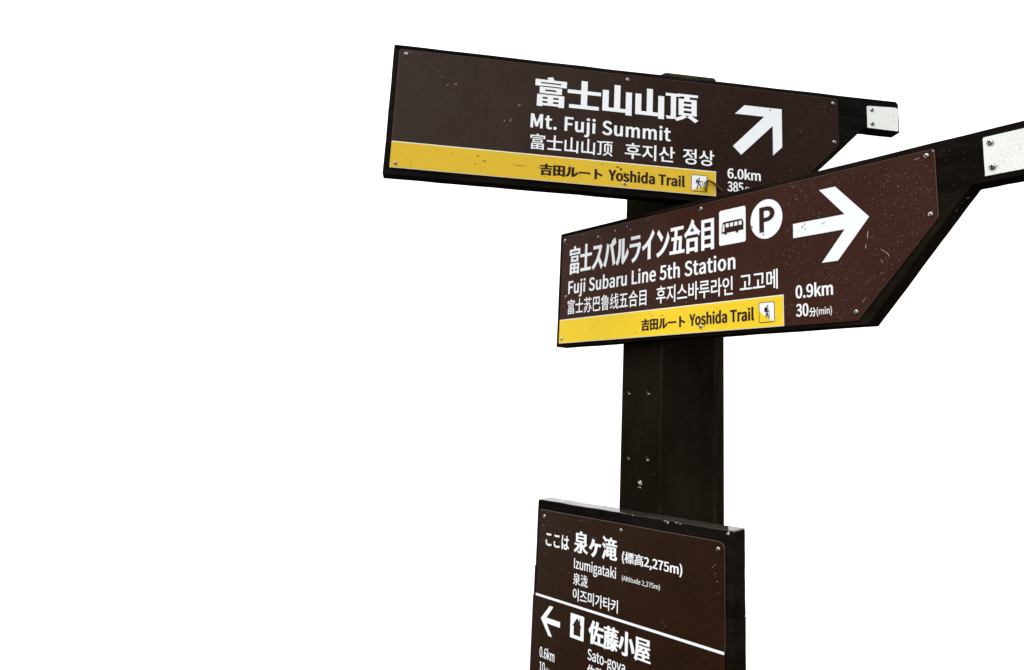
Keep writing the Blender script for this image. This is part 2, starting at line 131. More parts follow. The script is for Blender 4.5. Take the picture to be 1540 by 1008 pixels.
    '苏': '1002|213,325 176,252 128,179 72,116 134,77 189,144 236,220 274,295|781,304 844,187 888,79 954,107 908,213 845,327|132,476 132,404 410,404 396,325 375,251 344,183 300,121 243,66 169,18 76,-21 101,-50 120,-81 221,-36 302,19 364,82 412,153 446,230 470,314 485,404 697,404 685,187 670,60 651,5 636,-5 614,-7 490,-3 504,-36 512,-70 586,-73 644,-72 674,-67 698,-56 719,-37 736,-4 749,53 760,141 769,268 777,439 778,476 493,476 500,580 424,580 418,476|638,842 638,745 363,745 363,842 288,842 288,745 62,745 62,675 288,675 288,565 363,565 363,675 638,675 638,565 713,565 713,675 943,675 943,745 713,745 713,842',
    '藤': '1002|438,616 469,566 489,518 545,540 524,587 491,635|630,842 630,766 368,766 368,842 294,842 294,766 57,766 57,703 294,703 294,639 368,639 368,703 630,703 630,646 704,646 704,703 946,703 946,766 704,766 704,842|105,616 105,347 104,271 99,190 87,107 66,26 34,-48 63,-63 89,-83 126,4 150,100 162,199 286,199 286,4 283,-8 270,-11 190,-10 203,-41 211,-72 278,-70 322,-60 339,-46 348,-26 351,3 351,616|168,554 286,554 286,440 168,440|614,639 603,574 588,514 405,514 405,461 571,461 536,387 377,387 377,333 500,333 458,286 409,246 353,211 397,161 467,209 527,266 577,333 730,333 759,289 793,249 832,214 877,186 926,163 945,193 969,217 902,244 844,284 798,333 952,333 952,387 607,387 638,461 924,461 924,514 655,514 680,633|801,631 771,581 734,532 785,514 824,558 865,611|168,380 286,380 286,258 166,258 168,347|795,214 732,121 686,144 686,293 621,293 621,130 542,94 578,117 550,164 509,211 461,182 500,135 527,87 390,28 421,-27 621,71 621,-7 618,-17 608,-20 530,-19 550,-76 615,-75 657,-67 675,-55 684,-36 686,-8 686,83 784,26 862,-28 906,17 778,96 850,184',
    '頂': '1002|517,422 851,422 851,325 517,325|517,268 851,268 851,169 517,169|517,574 851,574 851,478 517,478|556,94 491,50 407,8 319,-26 366,-79 456,-43 546,3 621,53|720,49 830,-16 919,-82 979,-36 886,29 777,90|39,776 39,705 200,705 200,46 198,34 191,28 178,25 50,26 65,-11 74,-47 144,-47 197,-44 233,-34 257,-18 270,8 273,46 273,705 397,705 397,776|446,632 446,111 925,111 925,632 687,632 720,729 961,729 961,794 413,794 413,729 635,729 612,632',
    '顶': '1002|663,497 663,296 662,249 654,201 637,152 607,104 559,58 491,16 399,-21 424,-50 445,-80 540,-36 613,14 666,68 701,124 723,182 734,239 737,295 737,497|708,90 784,33 857,-27 914,-82 965,-25 907,28 832,86 756,139|477,629 477,155 548,155 548,558 850,558 850,157 923,157 923,629 693,629 731,730 963,730 963,797 436,797 436,730 649,730 622,629|45,770 45,699 207,699 207,51 205,39 199,32 185,30 54,31 71,-7 82,-44 180,-41 240,-29 265,-13 279,13 283,51 283,699 417,699 417,770',
    '高': '1002|287,560 720,560 720,469 287,469|211,615 211,414 798,414 798,615|442,828 471,737 59,737 59,671 939,671 939,737 554,737 514,845|96,358 96,-79 168,-79 168,295 832,295 832,-1 828,-13 814,-16 712,-15 726,-43 736,-72 817,-71 871,-63 892,-51 903,-31 907,0 907,358|282,235 282,-21 353,-21 353,29 707,29 707,235|353,179 639,179 639,85 353,85',
    '鲁': '1002|72,359 72,306 926,306 926,359|271,83 728,83 728,8 271,8|271,135 271,205 728,205 728,135|198,261 198,-82 271,-82 271,-47 728,-47 728,-79 804,-79 804,261|314,725 571,725 514,667 253,667|322,845 285,795 237,744 180,693 113,644 37,600 62,576 83,548 167,600 167,401 836,401 836,667 606,667 642,708 671,753 621,781 608,778 360,778 398,830|237,511 463,511 463,451 237,451|532,511 763,511 763,451 532,451|237,616 463,616 463,558 237,558|532,616 763,616 763,558 532,558',
    '가': '922|663,829 663,-77 746,-77 746,392 891,392 891,461 746,461 746,829|97,731 97,662 430,662 415,573 387,489 347,410 293,338 227,272 147,212 55,158 101,94 216,162 311,239 386,325 443,419 483,518 506,623 513,731',
    '고': '922|137,737 137,669 688,669 688,648 687,532 678,397 654,238 738,228 762,394 770,530 771,648 771,737|369,442 369,118 50,118 50,49 869,49 869,118 451,118 451,442',
    '라': '922|664,829 664,-79 746,-79 746,399 895,399 895,469 746,469 746,829|85,744 85,676 412,676 412,487 87,487 87,139 159,139 317,142 456,152 593,172 585,240 454,221 320,212 169,209 169,419 494,419 494,744',
    '루': '922|150,372 791,372 791,440 233,440 233,555 771,555 771,792 147,792 147,725 687,725 687,619 150,619|49,279 49,210 417,210 417,-79 500,-79 500,210 871,210 871,279',
    '메': '922|350,657 350,231 160,231 160,657|740,829 740,-78 820,-78 820,829|560,809 560,487 428,487 428,723 82,723 82,165 428,165 428,419 560,419 560,-32 639,-32 639,809',
    '미': '922|101,739 101,149 518,149 518,739|438,673 438,216 183,216 183,673|708,829 708,-79 791,-79 791,829',
    '바': '922|86,751 86,139 508,139 508,751 426,751 426,513 168,513 168,751|168,447 426,447 426,208 168,208|663,829 663,-78 746,-78 746,401 895,401 895,472 746,472 746,829',
    '분': '922|158,799 158,437 761,437 761,799 679,799 679,684 240,684 240,799|240,620 679,620 679,504 240,504|49,350 49,283 425,283 425,107 507,107 507,283 871,283 871,350|153,188 153,-58 779,-58 779,10 235,10 235,188',
    '산': '922|272,773 272,662 267,603 252,548 227,496 193,450 151,409 102,376 46,351 91,285 152,314 206,352 252,399 289,453 317,514 345,459 382,410 427,368 478,333 536,307 578,373 524,397 476,428 435,466 401,509 376,556 360,607 355,659 355,773|670,829 670,159 753,159 753,481 887,481 887,551 753,551 753,829|190,223 190,-58 793,-58 793,10 274,10 274,223',
    '상': '922|465,254 390,251 325,240 270,222 225,198 193,167 173,131 166,89 173,47 193,10 225,-20 270,-44 325,-62 390,-73 465,-76 539,-73 604,-62 659,-44 703,-20 735,10 755,47 761,89 755,131 735,167 703,198 659,222 604,240 539,251|465,188 539,184 599,171 643,151 671,123 680,89 671,55 643,27 599,7 539,-6 465,-10 391,-6 331,7 286,27 258,55 248,89 258,123 286,151 331,171 391,184|270,781 270,689 265,631 250,575 225,524 192,477 150,437 101,403 46,378 90,312 151,341 204,379 249,426 286,480 314,541 341,488 378,439 422,398 472,363 529,337 573,402 520,425 472,456 432,493 398,535 374,581 358,631 353,682 353,781|670,829 670,279 753,279 753,524 887,524 887,594 753,594 753,829',
    '스': '922|50,113 50,44 872,44 872,113|413,765 413,696 403,631 375,570 333,514 280,465 219,424 152,393 84,374 121,305 180,322 238,347 293,379 344,418 389,462 427,511 457,565 487,511 525,461 571,417 621,378 676,347 734,322 792,305 831,374 762,393 695,424 634,465 580,514 538,570 510,631 500,696 500,765',
    '이': '922|708,829 708,-79 791,-79 791,829|314,758 259,751 209,729 167,695 132,648 105,589 89,521 83,443 89,364 105,295 132,237 167,190 209,155 259,134 314,126 368,134 417,155 460,190 495,237 521,295 537,364 543,443 537,521 521,589 495,648 460,695 417,729 368,751|314,684 350,679 382,662 409,635 432,599 449,555 459,502 463,443 459,383 449,330 432,286 409,249 382,223 350,206 314,200 277,206 245,223 217,249 194,286 177,330 167,383 163,443 167,502 177,555 194,599 217,635 245,662 277,679',
    '인': '922|709,828 709,166 792,166 792,828|307,764 251,759 201,743 157,718 121,684 94,643 76,595 70,542 76,488 94,440 121,399 157,365 201,340 251,324 307,319 362,324 413,340 456,365 493,399 520,440 537,488 543,542 537,595 520,643 493,684 456,718 413,743 362,759|307,692 343,689 376,678 405,661 428,638 446,610 458,578 462,542 458,506 446,473 428,445 405,423 376,406 343,395 307,392 270,395 237,406 208,423 185,445 167,473 155,506 151,542 155,578 167,610 185,638 208,661 237,678 270,689|210,233 210,-58 820,-58 820,10 294,10 294,233',
    '정': '922|497,260 421,257 355,246 300,228 255,203 222,172 202,134 195,91 202,48 222,11 255,-20 300,-44 355,-62 421,-73 497,-77 573,-73 639,-62 694,-44 739,-20 771,11 792,48 798,91 792,134 771,172 739,203 694,228 639,246 573,257|497,195 572,191 633,178 678,156 707,127 716,91 707,55 678,27 633,6 572,-8 497,-12 422,-8 361,6 315,27 287,55 278,91 287,127 315,156 361,178 422,191|712,829 712,593 534,593 534,524 712,524 712,289 795,289 795,829|79,762 79,694 281,694 281,663 275,608 259,556 234,506 199,461 157,421 108,388 53,363 96,297 157,326 212,365 258,412 296,466 325,526 352,473 389,425 433,383 484,348 542,322 584,388 531,411 483,442 443,479 410,521 385,566 370,614 365,664 365,694 563,694 563,762',
    '즈': '922|50,111 50,42 872,42 872,111|118,738 118,670 417,670 417,631 407,571 379,514 337,462 284,417 223,380 157,352 90,335 124,267 183,283 241,306 296,336 347,371 393,413 431,459 461,511 491,460 529,414 575,374 626,339 682,310 740,287 799,271 834,338 765,355 699,382 637,419 583,463 541,514 513,571 503,631 503,670 801,670 801,738',
    '지': '922|708,829 708,-78 791,-78 791,829|79,735 79,666 290,666 290,552 283,484 265,417 236,353 199,293 155,239 104,195 50,162 98,96 158,135 213,186 262,248 302,318 333,395 363,323 404,258 452,201 508,154 569,118 615,184 560,215 509,256 464,305 427,361 398,422 380,486 374,552 374,666 585,666 585,735',
    '키': '922|710,829 710,-78 793,-78 793,829|117,734 117,666 450,666 440,586 421,509 71,485 85,412 395,441 355,370 303,304 238,243 160,187 68,135 113,70 239,144 339,226 415,316 470,413 506,516 526,623 532,734',
    '타': '922|89,746 89,140 160,140 315,142 452,151 587,169 579,237 450,220 319,211 172,208 172,425 491,425 491,492 172,492 172,677 511,677 511,746|663,829 663,-78 746,-78 746,395 895,395 895,465 746,465 746,829',
    '후': '922|459,605 384,602 320,592 266,576 222,554 190,526 171,493 164,454 171,415 190,382 222,354 266,332 320,317 384,307 459,304 533,307 598,317 652,332 695,354 727,382 747,415 753,454 747,493 727,526 695,554 652,576 598,592 533,602|459,542 531,538 589,527 632,509 658,485 667,454 658,424 632,399 589,381 531,370 459,367 386,370 328,381 286,399 259,424 250,454 259,485 286,509 328,527 386,538|418,834 418,725 93,725 93,657 821,657 821,725 500,725 500,834|50,240 50,172 418,172 418,-79 500,-79 500,172 872,172 872,240',
    ' ': '224|',
}

# ------------------------------------------------------------------ helpers
def collect(): return C.scene.collection

def link(o, parent=None):
    collect().objects.link(o)
    if parent is not None:
        o.parent = parent
    return o

def mesh_obj(name, me, parent=None, loc=(0, 0, 0), rot=(0, 0, 0), label=None, kind=None):
    o = bpy.data.objects.new(name, me)
    o.location = loc
    o.rotation_euler = rot
    link(o, parent)
    if label: o['label'] = label
    if kind: o['kind'] = kind
    return o

def from_bm(bm, name, mats, smooth=False):
    me = bpy.data.meshes.new(name)
    bm.normal_update()
    bm.to_mesh(me); bm.free()
    for m in mats: me.materials.append(m)
    if smooth:
        for p in me.polygons: p.use_smooth = True
    return me

def thing(name, label, cat, loc, rotz=0.0, group=None):
    o = bpy.data.objects.new(name, None)
    o.empty_display_size = .1
    o.location = loc; o.rotation_euler = (0, 0, rotz)
    link(o)
    o['label'] = label; o['category'] = cat
    if group: o['group'] = group
    return o

def nd(nt, typ, **kw):
    n = nt.nodes.new(typ)
    for k, v in kw.items(): setattr(n, k, v)
    return n

def base_mat(name):
    m = bpy.data.materials.new(name); m.use_nodes = True
    nt = m.node_tree
    return m, nt, nt.nodes['Principled BSDF'], nt.links

def ramp(nt, src, stops):
    r = nd(nt, 'ShaderNodeValToRGB')
    e = r.color_ramp.elements
    while len(e) < len(stops): e.new(.5)
    for k, (p, c) in enumerate(stops):
        e[k].position = p
        e[k].color = (*c, 1) if isinstance(c, tuple) else (c, c, c, 1)
    nt.links.new(src, r.inputs[0])
    return r.outputs[0]

def noise(nt, vec, scale, detail=4, rough=.55, dist=0.):
    n = nd(nt, 'ShaderNodeTexNoise')
    n.inputs['Scale'].default_value = scale; n.inputs['Detail'].default_value = detail
    n.inputs['Roughness'].default_value = rough; n.inputs['Distortion'].default_value = dist
    if vec is not None: nt.links.new(vec, n.inputs['Vector'])
    return n.outputs['Fac']

def coords(nt, scale=(1, 1, 1)):
    t = nd(nt, 'ShaderNodeTexCoord')
    m = nd(nt, 'ShaderNodeMapping'); m.inputs['Scale'].default_value = scale
    nt.links.new(t.outputs['Object'], m.inputs[0])
    return m.outputs[0]

def mix(nt, fac, a, b):
    n = nd(nt, 'ShaderNodeMix', data_type='RGBA')
    for sock, v in ((n.inputs[0], fac), (n.inputs[6], a), (n.inputs[7], b)):
        if hasattr(v, 'links') or isinstance(v, bpy.types.NodeSocket): nt.links.new(v, sock)
        elif isinstance(v, tuple): sock.default_value = (*v, 1)
        else: sock.default_value = v
    return n.outputs[2]

def mth(nt, op, a, b=None, clamp=False):
    n = nd(nt, 'ShaderNodeMath', operation=op); n.use_clamp = clamp
    for k, v in enumerate((a, b)):
        if v is None: continue
        if isinstance(v, bpy.types.NodeSocket): nt.links.new(v, n.inputs[k])
        else: n.inputs[k].default_value = v
    return n.outputs[0]

def bump(nt, bsdf, h, strength, dist):
    b = nd(nt, 'ShaderNodeBump'); b.inputs['Strength'].default_value = strength
    b.inputs['Distance'].default_value = dist
    nt.links.new(h, b.inputs['Height']); nt.links.new(b.outputs[0], bsdf.inputs['Normal'])

# ------------------------------------------------------------------ materials
def wood_mat(name, axis, col, col2, algae=0., wet=.9, worn=0., arris=0., top_moss=None):
    """dark stained timber; rain lies on the level faces, so those are wetter"""
    m, nt, b, L = base_mat(name)
    sc = {'x': (2.2, 40, 40), 'z': (40, 40, 2.2)}[axis]
    v = coords(nt, sc)
    g = noise(nt, v, 2.2, 6, .65, .4)
    v2 = coords(nt)
    big = noise(nt, v2, 7, 3)
    f = mth(nt, 'MULTIPLY', ramp(nt, g, [(.38, 0.), (.72, 1.)]), big)
    c = mix(nt, f, col, col2)
    c = mix(nt, mth(nt, 'MULTIPLY', ramp(nt, noise(nt, coords(nt, (1, 1, .45) if axis == 'z' else (.45, 1, 1)), 4.5, 6, .7), [(.45, 0.), (.75, 1.)]), .7), c, tuple(q * 1.9 for q in col2))
    geo = nd(nt, 'ShaderNodeNewGeometry')
    sx = nd(nt, 'ShaderNodeSeparateXYZ'); L.new(geo.outputs['True Normal'], sx.inputs[0])
    up = mth(nt, 'MULTIPLY', mth(nt, 'SUBTRACT', sx.outputs[2], .25, True), 1.6, True)
    if algae:
        a = ramp(nt, noise(nt, v2, 26, 5, .7), [(.42, 0.), (.62, 1.)])
        c = mix(nt, mth(nt, 'MULTIPLY', mth(nt, 'MULTIPLY', a, up), algae), c, (.05, .062, .03))
    if worn:
        a = ramp(nt, noise(nt, coords(nt, (1, 1, 1)), 9, 6, .75), [(.60, 0.), (.68, 1.)])
        c = mix(nt, mth(nt, 'MULTIPLY', up, .7), c, (.036, .033, .028))
        c = mix(nt, mth(nt, 'MULTIPLY', mth(nt, 'MULTIPLY', a, up), worn), c, (.30, .24, .17))
    if arris:    # edge highlight put into the colour: sky light on the upper bevel
        inr = mth(nt, 'MULTIPLY', mth(nt, 'GREATER_THAN', sx.outputs[2], .72), mth(nt, 'LESS_THAN', sx.outputs[2], .985))
        a = ramp(nt, noise(nt, coords(nt, (1, 1, 1)), 7, 5, .7), [(.38, .15), (.60, 1.)])
        c = mix(nt, mth(nt, 'MULTIPLY', mth(nt, 'MULTIPLY', a, inr), arris), c, (.52, .51, .47))
    if top_moss: # green growth under the head of the post
        so = nd(nt, 'ShaderNodeSeparateXYZ'); L.new(v2, so.inputs[0])
        a = mth(nt, 'MULTIPLY', mth(nt, 'SUBTRACT', so.outputs[2], top_moss), 14., True)
        a = mth(nt, 'MULTIPLY', a, ramp(nt, noise(nt, v2, 40, 4, .7), [(.30, .25), (.62, 1.)]))
        c = mix(nt, a, c, (.036, .036, .019))
    # tiny scuffs that show the raw timber
    sp = ramp(nt, noise(nt, coords(nt, (1, 1, 1)), 120, 2, .5), [(.77, 0.), (.80, 1.)])
    c = mix(nt, mth(nt, 'MULTIPLY', sp, .45), c, (.10, .075, .05))
    L.new(c, b.inputs['Base Color'])
    ro = mth(nt, 'SUBTRACT', mth(nt, 'ADD', mth(nt, 'MULTIPLY', g, .35), .38), 0., True)
    L.new(ro, b.inputs['Roughness'])
    b.inputs['Specular IOR Level'].default_value = 0.
    L.new(mth(nt, 'MULTIPLY', up, wet, True), b.inputs['Coat Weight'])   # film of rain water
    b.inputs['Coat Roughness'].default_value = .06; b.inputs['Coat IOR'].default_value = 1.33
    bump(nt, b, g, .55, .0018)
    return m

def panel_mat(name, col, col2, spec=.16, rough=.34, sky_sheen=None):
    """enamelled sheet: faint mottling, small chips, orange peel"""
    m, nt, b, L = base_mat(name)
    v = coords(nt)
    big = noise(nt, v, 5, 5, .6)
    fine = noise(nt, v, 260, 2, .6)
    c = mix(nt, ramp(nt, big, [(.3, 0.), (.7, 1.)]), col, col2)
    if sky_sheen:     # sky reflection put into the colour, greyer towards the outer end
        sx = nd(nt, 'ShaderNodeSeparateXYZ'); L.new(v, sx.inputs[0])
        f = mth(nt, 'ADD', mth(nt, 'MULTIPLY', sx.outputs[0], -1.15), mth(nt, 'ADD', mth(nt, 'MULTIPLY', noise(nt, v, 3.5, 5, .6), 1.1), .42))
        c = mix(nt, mth(nt, 'ADD', f, 0., True), c, sky_sheen)
    c = mix(nt, mth(nt, 'MULTIPLY', ramp(nt, fine, [(.52, 0.), (.74, 1.)]), .30), c, tuple(min(1, q * 2.6 + .01) for q in col2))
    dk = ramp(nt, noise(nt, coords(nt, (1, 1, .5)), 95, 3, .7), [(.60, 0.), (.72, 1.)])
    c = mix(nt, mth(nt, 'MULTIPLY', dk, .38), c, tuple(q * .35 for q in col))
    # runs left by rain and grime
    run = noise(nt, coords(nt, (46, 1, 3.2)), 1., 5, .7, .3)
    c = mix(nt, mth(nt, 'MULTIPLY', ramp(nt, run, [(.50, 0.), (.74, 1.)]), .16), c, tuple(q * .45 for q in col))
    run2 = noise(nt, coords(nt, (31, 1, 2.1)), 1.7, 5, .7, .3)
    c = mix(nt, mth(nt, 'MULTIPLY', ramp(nt, run2, [(.55, 0.), (.80, 1.)]), .16), c, tuple(q * 1.25 + .016 for q in col2))
    L.new(c, b.inputs['Base Color'])
    L.new(mth(nt, 'ADD', mth(nt, 'MULTIPLY', big, .25), rough - .12), b.inputs['Roughness'])
    b.inputs['Specular IOR Level'].default_value = spec
    bump(nt, b, mth(nt, 'ADD', mth(nt, 'MULTIPLY', noise(nt, v, 3.2, 2), 6.), fine), .35, .0006)
    return m

def print_mat(name, col, dirt=(.30, .24, .16), amount=.35, scale=60, spec=.08, streak=(1, 1, 1)):
    m, nt, b, L = base_mat(name)
    v = coords(nt, streak)
    n1 = noise(nt, v, scale, 5, .65)
    n2 = noise(nt, coords(nt), 6, 4, .6)
    c = mix(nt, mth(nt, 'MULTIPLY', ramp(nt, n1, [(.60, 0.), (.78, 1.)]), amount), col, dirt)
    c = mix(nt, mth(nt, 'MULTIPLY', ramp(nt, n2, [(.35, 0.), (.7, 1.)]), .14), c, tuple(q * .72 for q in col))
    L.new(c, b.inputs['Base Color'])
    b.inputs['Roughness'].default_value = .38
    b.inputs['Specular IOR Level'].default_value = spec
    return m

def plain_mat(name, col, rough=.5, metal=0., spec=.5, trans=0., ior=1.45):
    m, nt, b, L = base_mat(name)
    b.inputs['Base Color'].default_value = (*col, 1)
    b.inputs['Roughness'].default_value = rough
    b.inputs['Metallic'].default_value = metal
    b.inputs['Specular IOR Level'].default_value = spec
    b.inputs['Transmission Weight'].default_value = trans
    b.inputs['IOR'].default_value = ior
    return m

M = {}
M['board'] = wood_mat('dark stained board', 'x', (.0050, .0040, .0030), (.014, .010, .007), algae=.0, wet=1., arris=.9)
M['board_plain'] = wood_mat('dark stained lower plank', 'x', (.0050, .0040, .0030), (.014, .010, .007), algae=.1, wet=.4)
M['board_mossy'] = wood_mat('dark stained board with algae', 'x', (.0045, .0040, .0036), (.013, .011, .009), algae=.85, wet=.35, arris=.16)
M['board_worn'] = wood_mat('dark stained worn board', 'x', (.0040, .0035, .0030), (.012, .009, .007), algae=.10, wet=1.5, worn=.8, arris=.12)
M['post'] = wood_mat('black stained post', 'z', (.0066, .0050, .0032), (.0125, .0092, .0060), algae=.8, wet=.3, top_moss=2.40)
M['arris'] = wood_mat('post arris highlight', 'z', (.0080, .0062, .0042), (.021, .016, .011), wet=.3, top_moss=2.40)
M['raw'] = plain_mat('raw drilled timber', (.36, .27, .18), .7, spec=.2)
M['drilled'] = plain_mat('drilled timber', (.085, .06, .04), .6, spec=.2)
M['edge'] = print_mat('sheet edge highlight', (.085, .055, .045), (.55, .50, .45), .8, 45, .4)  # sky light caught on the sheet edges, put into the colour
M['brown_up'] = panel_mat('brown enamel with sky sheen', (.013, .0048, .0026), (.018, .0070, .0045), spec=.05, rough=.42, sky_sheen=(.040, .0270, .0205))
M['brown_mid'] = panel_mat('brown enamel', (.0300, .0092, .0050), (.0380, .0120, .0070), spec=.05)
M['brown_low'] = panel_mat('brown enamel in shade', (.0150, .0062, .0016), (.0200, .0072, .0028), spec=.05)  # weaker light on the lower sign put into a darker brown
M['yellow_up'] = print_mat('ochre film', (.66, .44, .030), (.42, .25, .03), .42, 22, .08, (1, 1, .35))
M['yellow_mid'] = print_mat('yellow film', (.80, .565, .022), (.60, .38, .03), .42, 26, .08, (1, 1, .35))
M['white'] = print_mat('white film', (.80, .83, .85), (.45, .42, .38), .25, 70)
M['cream'] = print_mat('pale film border', (.80, .78, .66), (.45, .40, .30), .25, 70)
M['dark'] = print_mat('black film', (.020, .008, .006), (.10, .06, .03), .20, 90, .1)
M['icon_dark'] = print_mat('brown print', (.024, .008, .004), (.12, .08, .06), .15, 90, .1)

def plate_mat():
    m, nt, b, L = base_mat('grey white reflective sheeting')
    vo = nd(nt, 'ShaderNodeTexVoronoi'); vo.inputs['Scale'].default_value = 330
    L.new(coords(nt), vo.inputs['Vector'])
    cell = ramp(nt, vo.outputs['Distance'], [(.30, 1.), (.62, 0.)])
    c = mix(nt, cell, (.66, .69, .66), (.76, .79, .75))
    sp = ramp(nt, noise(nt, coords(nt), 140, 3, .6), [(.66, 0.), (.72, 1.)])
    c = mix(nt, mth(nt, 'MULTIPLY', sp, .5), c, (.20, .20, .17))
    c = mix(nt, ramp(nt, noise(nt, coords(nt), 22, 4), [(.45, 0.), (.75, .5)]), c, (.84, .86, .83))
    L.new(c, b.inputs['Base Color'])
    b.inputs['Roughness'].default_value = .45; b.inputs['Specular IOR Level'].default_value = .3
    bump(nt, b, cell, .3, .0004)
    return m
M['plate'] = plate_mat()
M['steel'] = plain_mat('stainless screw', (.42, .41, .38), .25, 1.)
M['recess_shade'] = plain_mat('recess shade', (.01, .009, .008), .7, spec=.1)
def water_mat():
    m, nt, b, L = base_mat('rain water')
    out = nt.nodes['Material Output']
    tr = nd(nt, 'ShaderNodeBsdfTransparent'); tr.inputs[0].default_value = (.93, .93, .93, 1)
    gl = nd(nt, 'ShaderNodeBsdfGlossy'); gl.inputs['Roughness'].default_value = .12
    fr = nd(nt, 'ShaderNodeFresnel'); fr.inputs[0].default_value = 1.33
    ms = nd(nt, 'ShaderNodeMixShader')
    L.new(mth(nt, 'ADD', mth(nt, 'MULTIPLY', fr.outputs[0], .42), .008, True), ms.inputs[0])
    L.new(tr.outputs[0], ms.inputs[1]); L.new(gl.outputs[0], ms.inputs[2]); L.new(ms.outputs[0], out.inputs['Surface'])
    nt.nodes.remove(b)
    return m
M['water'] = water_mat()
M['chip'] = plain_mat('chipped enamel and lip light', (.42, .37, .32), .6, spec=.2)  # also paints the light on the hole lips
M['chip_dark'] = plain_mat('rusty pit', (.11, .050, .012), .7, spec=.2)
M['splat'] = plain_mat('dried white paint', (.42, .42, .40), .6, spec=.2)
M['twig'] = plain_mat('dry stalk', (.085, .045, .014), .8, spec=.1)

def ground_mat():
    m, nt, b, L = base_mat('dark volcanic gravel')
    v = coords(nt)
    vo = nd(nt, 'ShaderNodeTexVoronoi'); vo.inputs['Scale'].default_value = 38
    L.new(v, vo.inputs['Vector'])
    c = mix(nt, noise(nt, v, 9, 6), (.018, .014, .012), (.060, .046, .038))
    c = mix(nt, ramp(nt, vo.outputs['Distance'], [(.0, .5), (.5, 0.)]), c, (.075, .062, .054))
    L.new(c, b.inputs['Base Color']); b.inputs['Roughness'].default_value = .85
    bump(nt, b, vo.outputs['Distance'], .8, .01)
    return m
M['ground'] = ground_mat()

# ------------------------------------------------------------------ unseen ground, added to darken the light from below
def build_added_ground():
    bm = bmesh.new()
    rnd = random.Random(4)
    nx, ny = 70, 80
    x0, x1, y0, y1 = -26., 26., -46., 4.4
    vs = []
    for j in range(ny + 1):
        row = []
        for i in range(nx + 1):
            x = x0 + (x1 - x0) * i / nx
            y = y1 - (y1 - y0) * (j / ny) ** 1.7
            edge = max(0., y - 3.3)
            z = .03 * math.sin(x * 1.7 + y) + .02 * math.sin(x * 3.1 - y * 2.3) + rnd.uniform(-.012, .012) - .9 * edge * edge
            if math.hypot(x - AX, y - AY) < .4: z *= .3
            row.append(bm.verts.new((x + rnd.uniform(-.05, .05), y + (rnd.uniform(-.1, .1) if j == 0 else 0), z)))
        vs.append(row)
    for j in range(ny):
        for i in range(nx):
            bm.faces.new((vs[j + 1][i], vs[j + 1][i + 1], vs[j][i + 1], vs[j][i]))
    o = mesh_obj('ground', from_bm(bm, 'ground', [M['ground']], True), kind='structure')
    o['label'] = 'unseen dark gravel ground added to darken light from below'
build_added_ground()

# ------------------------------------------------------------------ glyph handling
def parse(ch):
    p = GLYPHS[ch].split('|')
    return int(p[0]), [[tuple(map(float, q.split(','))) for q in s.split()] for s in p[1:] if s]

def inflate(poly, dx, dy):
    """push every edge outwards (contours keep the filled side on their left or right alike)"""
    out = []; n = len(poly)
    for i in range(n):
        a, b, c = poly[i - 1], poly[i], poly[(i + 1) % n]
        def nrm(p, q):
            ex, ey = q[0] - p[0], q[1] - p[1]; l = math.hypot(ex, ey) or 1.
            return -ey / l, ex / l
        n1, n2 = nrm(a, b), nrm(b, c)
        d1 = math.hypot(dx * n1[0], dy * n1[1]); d2 = math.hypot(dx * n2[0], dy * n2[1])
        det = n1[0] * n2[1] - n1[1] * n2[0]; dot = n1[0] * n2[0] + n1[1] * n2[1]
        if abs(det) < .18:
            k = (d1 + d2) / 2
            mx, my = n1[0] + n2[0], n1[1] + n2[1]; l = math.hypot(mx, my)
            if l < .3: mx, my, l = n1[0], n1[1], 1.
            px, py = mx / l * k, my / l * k
        else:
            px = (d1 * n2[1] - d2 * n1[1]) / det; py = (n1[0] * d2 - n2[0] * d1) / det
            l = math.hypot(px, py); lim = 2.2 * max(d1, d2, 1e-6)
            if l > lim: px, py = px / l * lim, py / l * lim
        out.append((b[0] + px, b[1] + py))
    return out

def area(p): return sum(p[i - 1][0] * p[i][1] - p[i][0] * p[i - 1][1] for i in range(len(p))) / 2

def fill(contours):
    """triangulate a set of closed outlines by the non-zero rule; overlaps are merged"""
    co, ed = [], []
    for p in contours:
        k = len(co); co += [Vector(q) for q in p]
        ed += [(k + i, k + (i + 1) % len(p)) for i in range(len(p))]
    if not co: return [], []
    v, e, f, *_ = delaunay_2d_cdt(co, ed, [], 0, 1e-5)
    V = np.array([(q.x, q.y) for q in v]); F = np.array([t for t in f if len(t) == 3])
    ce = V[F].mean(axis=1)
    w = np.zeros(len(ce))
    for p in contours:
        P = np.array(p); Q = np.roll(P, -1, axis=0)
        for (xa, ya), (xb, yb) in zip(P, Q):
            up = (ya <= ce[:, 1]) & (yb > ce[:, 1]); dn = (ya > ce[:, 1]) & (yb <= ce[:, 1])
            s = (xb - xa) * (ce[:, 1] - ya) - (ce[:, 0] - xa) * (yb - ya)
            w += (up & (s > 0)); w -= (dn & (s < 0))
    F = F[w != 0]
    return V, F

_cache = {}
COMPLEX = set('富藤屋滝標高鲁线线苏泉泷顶頂')
def glyph(ch, dx, dy):
    if ch in COMPLEX: dx, dy = dx * .85, dy * .45
    key = (ch, dx, dy)
    if key not in _cache:
        adv, cs = parse(ch)
        if cs:
            big = max(cs, key=lambda p: abs(area(p)))
            if area(big) > 0: sgn = -1
            else: sgn = 1
            cs = [inflate(c, sgn * dx, sgn * dy) if sgn > 0 else [q for q in inflate(c[::-1], dx, dy)][::-1] if False else inflate_ccw(c, dx, dy) for c in cs]
            V, F = fill(cs)
        else: V, F = np.zeros((0, 2)), np.zeros((0, 3), int)
        _cache[key] = (adv, V, F)
    return _cache[key]

def inflate_ccw(c, dx, dy):
    return inflate(c[::-1], dx, dy)[::-1]

